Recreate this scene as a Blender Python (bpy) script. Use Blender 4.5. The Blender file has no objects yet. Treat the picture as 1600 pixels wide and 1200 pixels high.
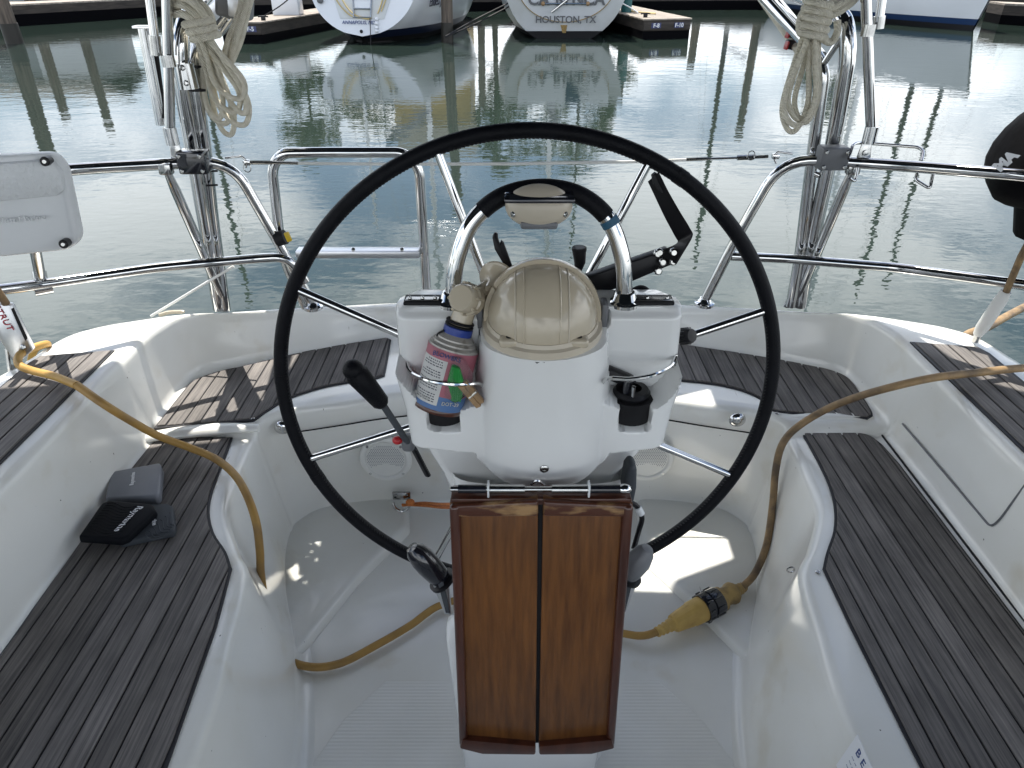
import bpy, bmesh, math, random
from mathutils import Vector, Matrix
from mathutils.geometry import tessellate_polygon
random.seed(7)
R = math.radians
sc = bpy.context.scene
COL = sc.collection

# ------------------------------------------------------------------ camera, sky, sun, exposure
CAM = Vector((0, 0, 1.5)); FPX = 1110.0; PITCH = R(31.0)
cam = bpy.data.cameras.new('camera'); camo = bpy.data.objects.new('camera', cam); COL.objects.link(camo)
camo.location = CAM; camo.rotation_euler = (R(90) - PITCH, 0, 0)
cam.sensor_fit = 'HORIZONTAL'; cam.sensor_width = 36.0; cam.lens = 36.0 * FPX / 1600.0
cam.clip_start = 0.02; cam.clip_end = 6000
sc.camera = camo
SUN_EL, SUN_AZ = R(68), R(20)          # azimuth: to the left of straight astern
SUN = Vector((-math.sin(SUN_AZ) * math.cos(SUN_EL), math.cos(SUN_AZ) * math.cos(SUN_EL), math.sin(SUN_EL)))
w = bpy.data.worlds.new('World'); sc.world = w; w.use_nodes = True
nt = w.node_tree; nt.nodes.clear(); N = nt.nodes.new; Lk = nt.links.new
wo = N('ShaderNodeOutputWorld'); bg = N('ShaderNodeBackground'); sky = N('ShaderNodeTexSky')
sky.sky_type = 'NISHITA'; sky.sun_disc = False; sky.sun_elevation = SUN_EL; sky.sun_rotation = -SUN_AZ
sky.air_density = 1.0; sky.dust_density = 0.8; sky.ozone_density = 1.2
tc = N('ShaderNodeTexCoord'); mp = N('ShaderNodeMapping'); mp.inputs['Scale'].default_value = (1.0, 1.0, 2.6)
mp.inputs['Location'].default_value = (0.55, 0.2, 0.0)
nz = N('ShaderNodeTexNoise'); nz.inputs['Scale'].default_value = 2.3; nz.inputs['Detail'].default_value = 7; nz.inputs['Roughness'].default_value = 0.58
cr = N('ShaderNodeValToRGB'); cr.color_ramp.elements[0].position = 0.46; cr.color_ramp.elements[1].position = 0.58
mx = N('ShaderNodeMixRGB'); mx.inputs[2].default_value = (14.6, 15.2, 15.9, 1)
Lk(tc.outputs['Generated'], mp.inputs[0]); Lk(mp.outputs[0], nz.inputs['Vector']); 
sx_ = N('ShaderNodeSeparateXYZ'); Lk(tc.outputs['Generated'], sx_.inputs[0])
mr_ = N('ShaderNodeMapRange'); mr_.inputs[1].default_value = 0.0; mr_.inputs[2].default_value = 0.65; mr_.inputs[3].default_value = 0.070; mr_.inputs[4].default_value = -0.055; Lk(sx_.outputs[2], mr_.inputs[0])
ad_ = N('ShaderNodeMath'); ad_.operation = 'ADD'; Lk(nz.outputs['Fac'], ad_.inputs[0]); Lk(mr_.outputs[0], ad_.inputs[1]); Lk(ad_.outputs[0], cr.inputs[0])   # cloud banks thicken towards the horizon
Lk(cr.outputs[0], mx.inputs[0]); Lk(sky.outputs[0], mx.inputs[1]); Lk(mx.outputs[0], bg.inputs[0])
bg.inputs[1].default_value = 0.10; Lk(bg.outputs[0], wo.inputs[0])
sl = bpy.data.lights.new('sun', 'SUN'); slo = bpy.data.objects.new('sun', sl); COL.objects.link(slo)
sl.energy = 5.0; sl.angle = R(0.53); sl.color = (1, 0.95, 0.87)
slo.rotation_euler = SUN.to_track_quat('Z', 'Y').to_euler()
sc.view_settings.view_transform = 'Standard'; sc.view_settings.look = 'None'
sc.view_settings.exposure = 0.76; sc.view_settings.gamma = 1; sc.view_settings.use_curve_mapping = False

# ------------------------------------------------------------------ measuring helper: sight line through a photo point met with a real plane
_r = Vector((1, 0, 0)); _u = Vector((0, math.sin(PITCH), math.cos(PITCH))); _f = Vector((0, math.cos(PITCH), -math.sin(PITCH)))
def U(u, v, x=None, y=None, z=None):
    d = _r * ((u - 800) / FPX) - _u * ((v - 600) / FPX) + _f
    if z is not None: t = (z - CAM.z) / d.z
    elif y is not None: t = y / d.y
    else: t = x / d.x
    return CAM + d * t
WZ = -0.55                              # water level

# ------------------------------------------------------------------ materials
def mat(name, col, rough=0.5, metal=0.0, var=0.0, vscale=20, stretch=(1, 1, 1), bump=0.0, bscale=60, bstretch=None,
        coat=0.0, col2=None, spec=0.5, trans=0.0, ior=1.45, detail=4, ramp=(0.35, 0.7), alpha=1.0, sheen=0.0):
    m = bpy.data.materials.new(name); m.use_nodes = True
    t = m.node_tree; n = t.nodes; b = n['Principled BSDF']
    b.inputs['Base Color'].default_value = (*col, 1); b.inputs['Roughness'].default_value = rough
    b.inputs['Metallic'].default_value = metal; b.inputs['Specular IOR Level'].default_value = spec
    b.inputs['Coat Weight'].default_value = coat; b.inputs['Coat Roughness'].default_value = 0.08
    b.inputs['Transmission Weight'].default_value = trans; b.inputs['IOR'].default_value = ior; b.inputs['Alpha'].default_value = alpha
    c = n.new('ShaderNodeTexCoord')
    if col2 is not None or var:
        if col2 is None: col2 = tuple(max(0, x * (1 - var)) for x in col)
        mp = n.new('ShaderNodeMapping'); mp.inputs['Scale'].default_value = stretch
        z = n.new('ShaderNodeTexNoise'); z.inputs['Scale'].default_value = vscale; z.inputs['Detail'].default_value = detail
        r = n.new('ShaderNodeValToRGB'); r.color_ramp.elements[0].position = ramp[0]; r.color_ramp.elements[1].position = ramp[1]
        r.color_ramp.elements[0].color = (*col, 1); r.color_ramp.elements[1].color = (*col2, 1)
        t.links.new(c.outputs['Object'], mp.inputs[0]); t.links.new(mp.outputs[0], z.inputs['Vector'])
        t.links.new(z.outputs['Fac'], r.inputs[0]); t.links.new(r.outputs[0], b.inputs['Base Color'])
    if bump:
        mp2 = n.new('ShaderNodeMapping'); mp2.inputs['Scale'].default_value = bstretch or stretch
        z2 = n.new('ShaderNodeTexNoise'); z2.inputs['Scale'].default_value = bscale; z2.inputs['Detail'].default_value = 3
        bp = n.new('ShaderNodeBump'); bp.inputs['Strength'].default_value = bump; bp.inputs['Distance'].default_value = 0.004
        t.links.new(c.outputs['Object'], mp2.inputs[0]); t.links.new(mp2.outputs[0], z2.inputs['Vector'])
        t.links.new(z2.outputs['Fac'], bp.inputs['Height']); t.links.new(bp.outputs[0], b.inputs['Normal'])
    return m

M = {}
def gel_mat():
    m = mat('gelcoat', (0.80, 0.80, 0.765), 0.15, col2=(0.735, 0.725, 0.665), vscale=3.2, detail=8, coat=0.3, bump=0.05, bscale=8, ramp=(0.42, 0.74))
    t = m.node_tree; n = t.nodes; b = n['Principled BSDF']; c = n.new('ShaderNodeTexCoord'); src = b.inputs['Base Color'].links[0].from_socket
    def layer(vec_scale, scale, lo, hi, colr, det=2):
        nonlocal src
        mp = n.new('ShaderNodeMapping'); mp.inputs['Scale'].default_value = vec_scale
        z = n.new('ShaderNodeTexNoise'); z.inputs['Scale'].default_value = scale; z.inputs['Detail'].default_value = det
        r = n.new('ShaderNodeValToRGB'); r.color_ramp.elements[0].position = lo; r.color_ramp.elements[1].position = hi
        x = n.new('ShaderNodeMixRGB'); x.inputs[2].default_value = (*colr, 1)
        t.links.new(c.outputs['Object'], mp.inputs[0]); t.links.new(mp.outputs[0], z.inputs['Vector']); t.links.new(z.outputs['Fac'], r.inputs[0])
        t.links.new(r.outputs[0], x.inputs[0]); t.links.new(src, x.inputs[1]); src = x.outputs[0]
    layer((1, 1, 1), 75, .765, .79, (.05, .045, .04)); layer((3, .35, .6), 34, .74, .80, (.45, .43, .38), 4); layer((1, 1, 1), 6.5, .60, .85, (.62, .57, .46), 9)
    t.links.new(src, b.inputs['Base Color']); return m
M['gel'] = gel_mat()
M['spk'] = mat('cream_speaker_plastic', (0.76, 0.755, 0.71), 0.35)
M['gel2'] = mat('pedestal_gelcoat', (0.78, 0.79, 0.78), 0.16, col2=(0.74, 0.745, 0.73), vscale=5, coat=0.4)
M['chrome'] = mat('polished_stainless', (0.66, 0.66, 0.655), 0.06, 1.0, var=0.16, vscale=30)
M['steel'] = mat('brushed_stainless', (0.50, 0.50, 0.49), 0.17, 1.0, var=0.25, vscale=60)
M['alu'] = mat('satin_aluminium', (0.62, 0.63, 0.65), 0.32, 1.0, var=0.1, vscale=25)
M['leather'] = mat('black_leather', (0.006, 0.0065, 0.009), 0.42, var=0.3, vscale=40, bump=0.3, bscale=420, spec=0.13)
M['thread'] = mat('black_thread', (0.02, 0.02, 0.022), 0.8)
M['blk'] = mat('black_plastic', (0.009, 0.009, 0.011), 0.38, var=0.3, vscale=50, spec=0.3)
M['blkgloss'] = mat('glossy_black', (0.010, 0.011, 0.016), 0.10, coat=0.6)
M['rubber'] = mat('black_rubber', (0.011, 0.011, 0.013), 0.6, var=0.3, vscale=30, spec=0.3)
M['caulk'] = mat('black_caulk', (0.012, 0.012, 0.016), 0.55)
M['teakv'] = mat('varnished_teak', (0.165, 0.066, 0.019), 0.34, col2=(0.085, 0.033, 0.011), vscale=30, stretch=(3.0, 3.0, 0.07), detail=8, coat=0.12, spec=0.3, bump=0.12, bscale=90, bstretch=(3, 3, 0.08), ramp=(0.30, 0.72))
M['teakedge'] = mat('dark_varnished_teak', (0.075, 0.022, 0.011), 0.28, col2=(0.04, 0.012, 0.007), vscale=24, stretch=(2, 2, 0.2), coat=0.35, bump=0.1, bscale=60)
M['teakworn'] = mat('worn_varnish', (0.07, 0.022, 0.011), 0.34, col2=(0.33, 0.20, 0.09), vscale=26, stretch=(0.6, 1, 2.2), coat=0.2, bump=0.25, bscale=60, ramp=(0.52, 0.66))
M['cream'] = mat('cream_plastic', (0.51, 0.445, 0.335), 0.18, var=0.08, vscale=14, coat=0.3)
M['creamd'] = mat('aged_cream_plastic', (0.55, 0.49, 0.39), 0.3, var=0.12, vscale=14)
M['greyp'] = mat('grey_plastic', (0.15, 0.155, 0.165), 0.42, var=0.15, vscale=30)
M['cablelt'] = mat('pale_yellow_cable', (0.50, 0.30, 0.075), 0.5, col2=(0.40, 0.23, 0.055), vscale=18, bump=0.1, bscale=90)  # paler yellow for the outer left stretch of the cord
M['cable'] = mat('yellow_cable', (0.40, 0.235, 0.062), 0.48, col2=(0.24, 0.145, 0.055), vscale=16, detail=6, bump=0.15, bscale=90, ramp=(0.42, 0.75))
M['cabledirty'] = mat('grimy_cable', (0.33, 0.215, 0.10), 0.55, col2=(0.10, 0.07, 0.045), vscale=22, detail=7, bump=0.2, bscale=90, ramp=(0.36, 0.68))
M['plugy'] = mat('yellow_plug', (0.60, 0.40, 0.12), 0.42, col2=(0.48, 0.31, 0.09), vscale=24)
M['plugd'] = mat('grimy_yellow_plug', (0.44, 0.30, 0.11), 0.5, col2=(0.20, 0.135, 0.06), vscale=34, detail=6)
M['whitep'] = mat('white_plastic', (0.72, 0.74, 0.75), 0.35, var=0.05, vscale=8, bump=0.03, bscale=60)
M['whitepd'] = mat('white_dimpled_plastic', (0.68, 0.70, 0.71), 0.42, bump=1.0, bscale=90)
M['darkgrey'] = mat('dark_grey_cover', (0.060, 0.067, 0.076), 0.55, spec=0.25, var=0.12, vscale=25)
M['midgrey'] = mat('grey_cover', (0.20, 0.21, 0.235), 0.42, var=0.10, vscale=18)
M['blackcov'] = mat('black_cover', (0.006, 0.007, 0.010), 0.55, var=0.2, vscale=30, spec=0.15)
M['print'] = mat('silver_print', (0.75, 0.76, 0.78), 0.4)
M['embos'] = mat('embossed_plastic', (0.78, 0.80, 0.81), 0.3)
M['orange'] = mat('orange_cord', (0.62, 0.21, 0.055), 0.7, col2=(0.50, 0.15, 0.035), vscale=90)
M['red'] = mat('red_plastic', (0.42, 0.02, 0.025), 0.35)
M['blue'] = mat('blue_plastic', (0.018, 0.045, 0.25), 0.35)
M['tape'] = mat('teal_blue_tape', (0.02, 0.09, 0.16), 0.5)
M['green'] = mat('green_plastic', (0.02, 0.26, 0.05), 0.35)
M['yellow'] = mat('yellow_plastic', (0.62, 0.42, 0.02), 0.4)
M['wood'] = mat('clothes_peg_wood', (0.36, 0.23, 0.12), 0.6, var=0.3, vscale=60)
M['canw'] = mat('dirty_can_metal', (0.42, 0.40, 0.37), 0.4, 0.35, col2=(0.10, 0.09, 0.075), vscale=60, detail=7, ramp=(0.5, 0.78))
M['canr'] = mat('faded_red_label', (0.42, 0.13, 0.17), 0.45, col2=(0.32, 0.10, 0.13), vscale=30)
M['canl'] = mat('white_label', (0.58, 0.58, 0.56), 0.5, var=0.15, vscale=30)
M['canb'] = mat('blue_label', (0.075, 0.16, 0.34), 0.45)
M['ink'] = mat('dark_ink', (0.05, 0.05, 0.07), 0.6)
M['inkred'] = mat('red_ink', (0.42, 0.05, 0.07), 0.6)
M['inkblue'] = mat('blue_ink', (0.03, 0.06, 0.2), 0.6)
M['clear'] = mat('clear_plastic_bag', (0.85, 0.87, 0.87), 0.10, trans=0.95, ior=1.1)
M['tube'] = mat('white_vinyl_tube', (0.72, 0.72, 0.69), 0.3, var=0.08, vscale=20)
M['canopy'] = mat('navy_canvas', (0.016, 0.02, 0.034), 0.8, var=0.2, vscale=30, bump=0.1, bscale=300)
M['canvas'] = mat('black_canvas', (0.004, 0.004, 0.005), 0.65, var=0.3, vscale=9, bump=0.9, bscale=16, spec=0.08)
M['hullw'] = mat('white_hull_paint', (0.72, 0.74, 0.77), 0.25, var=0.06, vscale=0.8, coat=0.2)
M['hullb'] = mat('aged_white_hull', (0.60, 0.62, 0.63), 0.3, col2=(0.50, 0.51, 0.50), vscale=1.2, detail=5)
M['boot'] = mat('navy_boot_stripe', (0.012, 0.018, 0.05), 0.35)
M['bottom'] = mat('black_antifouling', (0.012, 0.012, 0.014), 0.6)
M['bluestripe'] = mat('blue_boot_stripe', (0.012, 0.036, 0.105), 0.3)
M['signblue'] = mat('blue_sign', (0.055, 0.065, 0.16), 0.5)
M['glassd'] = mat('dark_window', (0.02, 0.025, 0.03), 0.08)
M['dockwood'] = mat('bleached_dock_planks', (0.42, 0.37, 0.31), 0.8, col2=(0.19, 0.16, 0.135), vscale=5, stretch=(.4, 2.2, 1), detail=7)
M['dockside'] = mat('wet_dock_timber', (0.060, 0.049, 0.041), 0.75, col2=(0.025, 0.021, 0.018), vscale=5, stretch=(0.4, 0.4, 3), detail=6)
M['float'] = mat('black_dock_float', (0.002, 0.002, 0.003), 0.7, spec=0.06)
M['piling'] = mat('weathered_piling', (0.15, 0.12, 0.095), 0.85, col2=(0.055, 0.046, 0.038), vscale=9, stretch=(2, 2, 0.2), detail=7, bump=0.6, bscale=16, bstretch=(2, 2, .15))
M['pilewet'] = mat('wet_piling', (0.02, 0.018, 0.014), 0.5, bump=0.6, bscale=16)
M['teal'] = mat('teal_fender', (0.012, 0.09, 0.095), 0.45)
M['bark'] = mat('bark', (0.07, 0.055, 0.04), 0.9)
M['bldg'] = mat('grey_siding', (0.30, 0.32, 0.32), 0.7, var=0.1, vscale=1)
M['bldgt'] = mat('tan_siding', (0.50, 0.36, 0.14), 0.7, var=0.15, vscale=1)
M['bldgw'] = mat('white_siding', (0.62, 0.64, 0.64), 0.7, var=0.06, vscale=1)
M['roof'] = mat('dark_roof', (0.06, 0.06, 0.055), 0.8)
M['swing'] = mat('swing_rope', (0.55, 0.43, 0.2), 0.7)

def teak_mat(name, c1, c2):                # weathered planks: long grain along y, every plank its own tone
    m = mat(name, c1, 0.75, spec=0.3)
    t = m.node_tree; n = t.nodes; b = n['Principled BSDF']
    c = n.new('ShaderNodeTexCoord'); oi = n.new('ShaderNodeObjectInfo')
    mp = n.new('ShaderNodeMapping'); mp.inputs['Scale'].default_value = (1, 0.028, 1)
    ad = n.new('ShaderNodeVectorMath'); ad.operation = 'ADD'; cm = n.new('ShaderNodeCombineXYZ'); ml = n.new('ShaderNodeMath'); ml.operation = 'MULTIPLY'; ml.inputs[1].default_value = 9.0
    t.links.new(oi.outputs['Random'], ml.inputs[0]); t.links.new(ml.outputs[0], cm.inputs[1]); t.links.new(c.outputs['Object'], ad.inputs[0]); t.links.new(cm.outputs[0], ad.inputs[1]); t.links.new(ad.outputs[0], mp.inputs[0])
    z = n.new('ShaderNodeTexNoise'); z.inputs['Scale'].default_value = 210; z.inputs['Detail'].default_value = 5; z.inputs['Roughness'].default_value = 0.65
    z3 = n.new('ShaderNodeTexNoise'); z3.inputs['Scale'].default_value = 7; z3.inputs['Detail'].default_value = 5
    t.links.new(mp.outputs[0], z.inputs['Vector']); t.links.new(ad.outputs[0], z3.inputs['Vector'])
    r = n.new('ShaderNodeValToRGB'); r.color_ramp.elements[0].position = 0.34; r.color_ramp.elements[1].position = 0.68
    r.color_ramp.elements[0].color = (*c2, 1); r.color_ramp.elements[1].color = (*c1, 1)
    t.links.new(z.outputs['Fac'], r.inputs[0])
    hs = n.new('ShaderNodeHueSaturation'); mr = n.new('ShaderNodeMapRange'); mr.inputs[3].default_value = 0.84; mr.inputs[4].default_value = 1.16
    mr2 = n.new('ShaderNodeMapRange'); mr2.inputs[1].default_value = 0.3; mr2.inputs[2].default_value = 0.7; mr2.inputs[3].default_value = 0.72; mr2.inputs[4].default_value = 1.22
    mm = n.new('ShaderNodeMath'); mm.operation = 'MULTIPLY'
    t.links.new(oi.outputs['Random'], mr.inputs[0]); t.links.new(z3.outputs['Fac'], mr2.inputs[0]); t.links.new(mr.outputs[0], mm.inputs[0]); t.links.new(mr2.outputs[0], mm.inputs[1])
    t.links.new(r.outputs[0], hs.inputs['Color']); t.links.new(mm.outputs[0], hs.inputs['Value']); t.links.new(hs.outputs[0], b.inputs['Base Color'])
    bp = n.new('ShaderNodeBump'); bp.inputs['Strength'].default_value = 0.5; bp.inputs['Distance'].default_value = 0.002
    t.links.new(z.outputs['Fac'], bp.inputs['Height']); t.links.new(bp.outputs[0], b.inputs['Normal'])
    return m
M['teak'] = teak_mat('weathered_teak', (0.215, 0.198, 0.184), (0.100, 0.094, 0.092))

def sole_mat():                            # moulded non-slip ribs running athwartships
    m = mat('ribbed_sole_gelcoat', (0.79, 0.79, 0.76), 0.30, col2=(0.72, 0.715, 0.67), vscale=4, detail=7)
    t = m.node_tree; n = t.nodes; b = n['Principled BSDF']; c = n.new('ShaderNodeTexCoord')
    wv = n.new('ShaderNodeTexWave'); wv.wave_type = 'BANDS'; wv.bands_direction = 'Y'; wv.inputs['Scale'].default_value = 36; wv.inputs['Distortion'].default_value = 0.0
    bp = n.new('ShaderNodeBump'); bp.inputs['Strength'].default_value = 0.28; bp.inputs['Distance'].default_value = 0.0012
    t.links.new(c.outputs['Object'], wv.inputs['Vector']); t.links.new(wv.outputs['Fac'], bp.inputs['Height']); t.links.new(bp.outputs[0], b.inputs['Normal'])
    return m
M['sole'] = sole_mat()

def rope_mat():
    m = mat('braided_rope', (0.74, 0.70, 0.59), 0.85, col2=(0.60, 0.56, 0.45), vscale=60, spec=0.2)
    t = m.node_tree; n = t.nodes; b = n['Principled BSDF']; c = n.new('ShaderNodeTexCoord')
    wv = n.new('ShaderNodeTexWave'); wv.wave_type = 'BANDS'; wv.bands_direction = 'DIAGONAL'; wv.inputs['Scale'].default_value = 90
    bp = n.new('ShaderNodeBump'); bp.inputs['Strength'].default_value = 0.8; bp.inputs['Distance'].default_value = 0.002
    t.links.new(c.outputs['Object'], wv.inputs['Vector']); t.links.new(wv.outputs['Fac'], bp.inputs['Height']); t.links.new(bp.outputs[0], b.inputs['Normal'])
    return m
M['rope'] = rope_mat()

def water_mat():
    m = mat('harbour_water', (0.021, 0.033, 0.027), 0.012, ior=1.45)
    t = m.node_tree; n = t.nodes; b = n['Principled BSDF']; c = n.new('ShaderNodeTexCoord')
    def noise(scale, st, det):
        mp = n.new('ShaderNodeMapping'); mp.inputs['Scale'].default_value = st
        z = n.new('ShaderNodeTexNoise'); z.inputs['Scale'].default_value = scale; z.inputs['Detail'].default_value = det; z.inputs['Roughness'].default_value = 0.5
        t.links.new(c.outputs['Object'], mp.inputs[0]); t.links.new(mp.outputs[0], z.inputs['Vector']); return z
    a = noise(2.6, (0.55, 1.0, 1), 3); d = noise(0.35, (1, 1, 1), 2); e = noise(9.0, (0.6, 1, 1), 2)
    m1 = n.new('ShaderNodeMath'); m1.operation = 'MULTIPLY'; t.links.new(a.outputs['Fac'], m1.inputs[0]); t.links.new(d.outputs['Fac'], m1.inputs[1])
    m2 = n.new('ShaderNodeMath'); m2.operation = 'MULTIPLY_ADD'; m2.inputs[1].default_value = 0.20; t.links.new(e.outputs['Fac'], m2.inputs[0]); t.links.new(m1.outputs[0], m2.inputs[2])
    bp = n.new('ShaderNodeBump'); bp.inputs['Strength'].default_value = 1.0; bp.inputs['Distance'].default_value = 0.0065
    t.links.new(m2.outputs[0], bp.inputs['Height']); t.links.new(bp.outputs[0], b.inputs['Normal'])
    return m
M['water'] = water_mat()

def leaf_mat():
    m = mat('tree_leaves', (0.055, 0.075, 0.022), 0.7, col2=(0.028, 0.042, 0.014), vscale=0.6)
    return m
M['leaf'] = leaf_mat()

# ------------------------------------------------------------------ mesh and object helpers
def crom(P, n, closed=False):
    P = [Vector(p) for p in P]; k = len(P); out = []
    segs = k if closed else k - 1
    for i in range(segs):
        p1, p2 = P[i % k], P[(i + 1) % k]
        p0 = P[(i - 1) % k] if closed or i > 0 else p1 * 2 - p2
        p3 = P[(i + 2) % k] if closed or i + 2 < k else p2 * 2 - p1
        for j in range(n):
            t = j / n
            out.append(0.5 * ((2 * p1) + (p2 - p0) * t + (2 * p0 - 5 * p1 + 4 * p2 - p3) * t * t + (3 * p1 - p0 - 3 * p2 + p3) * t ** 3))
    if not closed: out.append(P[-1])
    return out
def rounded(P, r, n=6):                    # polyline with its inner corners rounded by radius r
    P = [Vector(p) for p in P]; out = [P[0]]
    for a, b, c in zip(P, P[1:], P[2:]):
        da, dc = (a - b), (c - b); la, lc = da.length, dc.length
        q = min(r, la * 0.48, lc * 0.48); s, e = b + da.normalized() * q, b + dc.normalized() * q
        for j in range(n + 1):
            t = j / n; out.append(s * (1 - t) ** 2 + b * 2 * t * (1 - t) + e * t * t)
    out.append(P[-1]); return out

class MB:
    def __init__(s): s.V = []; s.F = []
    def add(s, V, F):
        o = len(s.V); s.V += [Vector(v) for v in V]; s.F += [tuple(i + o for i in f) for f in F]; return s
    def tube(s, P, r, n=10, closed=False, cap=True, flat=1.0, up0=None):
        P = [Vector(p) for p in P]; k = len(P); rs = r if isinstance(r, (list, tuple)) else [r] * k
        V = []; up = Vector(up0) if up0 else None
        for i in range(k):
            a = P[i - 1] if (i > 0 or closed) else P[i]; b = P[(i + 1) % k] if (i < k - 1 or closed) else P[i]
            t = (b - a).normalized()
            if up is None: up = t.orthogonal().normalized()
            up = (up - t * up.dot(t)); up = up.normalized() if up.length > 1e-6 else t.orthogonal().normalized()
            sd = t.cross(up)
            for j in range(n):
                an = 2 * math.pi * j / n; V.append(P[i] + (up * math.cos(an) * flat + sd * math.sin(an)) * rs[i])
        F = []
        for i in range(k if closed else k - 1):
            for j in range(n):
                a = i * n + j; b = i * n + (j + 1) % n; i2 = (i + 1) % k
                F.append((a, b, i2 * n + (j + 1) % n, i2 * n + j))
        if cap and not closed: F += [tuple(range(n - 1, -1, -1)), tuple((k - 1) * n + j for j in range(n))]
        return s.add(V, F)
    def box(s, c, sz, m=None):
        m = m or Matrix(); V = []
        for x in (-.5, .5):
            for y in (-.5, .5):
                for z in (-.5, .5): V.append(Vector(c) + m.to_3x3() @ Vector((x * sz[0], y * sz[1], z * sz[2])))
        return s.add(V, [(0, 1, 3, 2), (4, 6, 7, 5), (0, 4, 5, 1), (2, 3, 7, 6), (0, 2, 6, 4), (1, 5, 7, 3)])
    def lathe(s, prof, o, ax, n=24, a0=0, a1=2 * math.pi, cap=True):
        o = Vector(o); ax = Vector(ax).normalized(); e1 = ax.orthogonal().normalized(); e2 = ax.cross(e1); V = []; F = []
        full = abs(a1 - a0 - 2 * math.pi) < 1e-6; m = n if full else n + 1
        for (r, h) in prof:
            for j in range(m):
                an = a0 + (a1 - a0) * j / n; V.append(o + ax * h + (e1 * math.cos(an) + e2 * math.sin(an)) * r)
        for i in range(len(prof) - 1):
            for j in range(n if full else n):
                F.append((i * m + j, i * m + (j + 1) % m, (i + 1) * m + (j + 1) % m, (i + 1) * m + j))
        if cap and full:
            if prof[0][0] > 1e-5: F.append(tuple(range(m - 1, -1, -1)))
            if prof[-1][0] > 1e-5: F.append(tuple((len(prof) - 1) * m + j for j in range(m)))
        return s.add(V, F)
    def prism(s, poly, z0, z1, top=None):
        n = len(poly); top = top or poly
        V = [Vector((p[0], p[1], z0)) for p in poly] + [Vector((p[0], p[1], z1)) for p in top]
        F = [tuple(range(n - 1, -1, -1)), tuple(range(n, 2 * n))] + [(i, (i + 1) % n, n + (i + 1) % n, n + i) for i in range(n)]
        return s.add(V, F)
    def slab(s, poly, d):                  # 3-D polygon pushed along vector d
        n = len(poly); d = Vector(d); V = [Vector(p) for p in poly] + [Vector(p) + d for p in poly]
        return s.add(V, [tuple(range(n - 1, -1, -1)), tuple(range(n, 2 * n))] + [(i, (i + 1) % n, n + (i + 1) % n, n + i) for i in range(n)])
    def grid(s, rows, closed=False):
        n = len(rows[0]); V = [v for r in rows for v in r]; F = []
        for i in range(len(rows) - 1):
            for j in range(n if closed else n - 1):
                F.append((i * n + j, i * n + (j + 1) % n, (i + 1) * n + (j + 1) % n, (i + 1) * n + j))
        return s.add(V, F)
    def sphere(s, c, r, sc=(1, 1, 1), n=20, m=12, rot=None):
        V = []; rot = (rot or Matrix()).to_3x3()
        rows = []
        for i in range(m + 1):
            th = math.pi * i / m
            rows.append([Vector(c) + rot @ Vector((r * sc[0] * math.sin(th) * math.cos(2 * math.pi * j / n), r * sc[1] * math.sin(th) * math.sin(2 * math.pi * j / n), r * sc[2] * math.cos(th))) for j in range(n)])
        return s.grid(rows, True)
    def build(s, name, m, par=None, bevel=0, seg=2, smooth=True, ang=40, recalc=True):
        org = ORG.get(par.name, Vector()) if par else Vector()
        me = bpy.data.meshes.new(name); me.from_pydata([v - org for v in s.V], [], s.F)
        bm = bmesh.new(); bm.from_mesh(me)
        if recalc: bmesh.ops.recalc_face_normals(bm, faces=bm.faces)
        if bevel:
            ed = [e for e in bm.edges if len(e.link_faces) == 2 and e.calc_face_angle(0) > R(30)]
            bmesh.ops.bevel(bm, geom=ed, offset=bevel, segments=seg, profile=0.5, affect='EDGES', clamp_overlap=True)
        for f in bm.faces: f.smooth = smooth
        bm.to_mesh(me); bm.free()
        if smooth: me.set_sharp_from_angle(angle=R(ang))
        me.materials.append(M[m]); o = bpy.data.objects.new(name, me); COL.objects.link(o)
        if par: o.parent = par; ORG[o.name] = org
        else: ORG[o.name] = Vector()
        return o
ORG = {}
def thing(name, label, cat, loc, group=None):
    o = bpy.data.objects.new(name, None); COL.objects.link(o); o.location = loc; o.empty_display_size = 0.05
    ORG[o.name] = Vector(loc); o['label'] = label; o['category'] = cat
    if group: o['group'] = group
    return o
def solo(o, label, cat, group=None):
    o['label'] = label; o['category'] = cat
    if group: o['group'] = group
    return o
def struct(o, kind='structure'): o['kind'] = kind; return o
def text(s, size, m, par, mw, name='lettering', extr=0.0004, shear=0, align='CENTER', font_off=0, space=1.0, sx=1.0):
    cu = bpy.data.curves.new('t', 'FONT'); cu.body = s; cu.size = size; cu.extrude = extr; cu.shear = shear; cu.align_x = align; cu.align_y = 'CENTER'
    cu.offset = font_off; cu.space_character = space; cu.resolution_u = 3
    to = bpy.data.objects.new('t', cu); COL.objects.link(to); dg = bpy.context.evaluated_depsgraph_get(); dg.update()
    me = bpy.data.meshes.new_from_object(to.evaluated_get(dg)); bpy.data.objects.remove(to); bpy.data.curves.remove(cu)
    org = ORG.get(par.name, Vector())
    me.transform(Matrix.Translation(-org) @ mw @ Matrix.Diagonal((sx, 1, 1, 1))); me.name = name; me.materials.clear(); me.materials.append(M[m])
    o = bpy.data.objects.new(name, me); COL.objects.link(o); o.parent = par; ORG[o.name] = org
    return o
def frame(o, xd, yd):                       # matrix with local x along xd, y near yd
    x = Vector(xd).normalized(); z = x.cross(Vector(yd)).normalized(); y = z.cross(x)
    m = Matrix((x, y, z)).transposed().to_4x4(); m.translation = Vector(o); return m
def lerp(a, b, t): return a + (b - a) * t
def sstep(a, b, x):
    t = max(0, min(1, (x - a) / (b - a))); return t * t * (3 - 2 * t)
def interp(tab, x):
    if x <= tab[0][0]: return tab[0][1]
    for (a, va), (b, vb) in zip(tab, tab[1:]):
        if x <= b: return va + (vb - va) * (x - a) / (b - a)
    return tab[-1][1]
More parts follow.
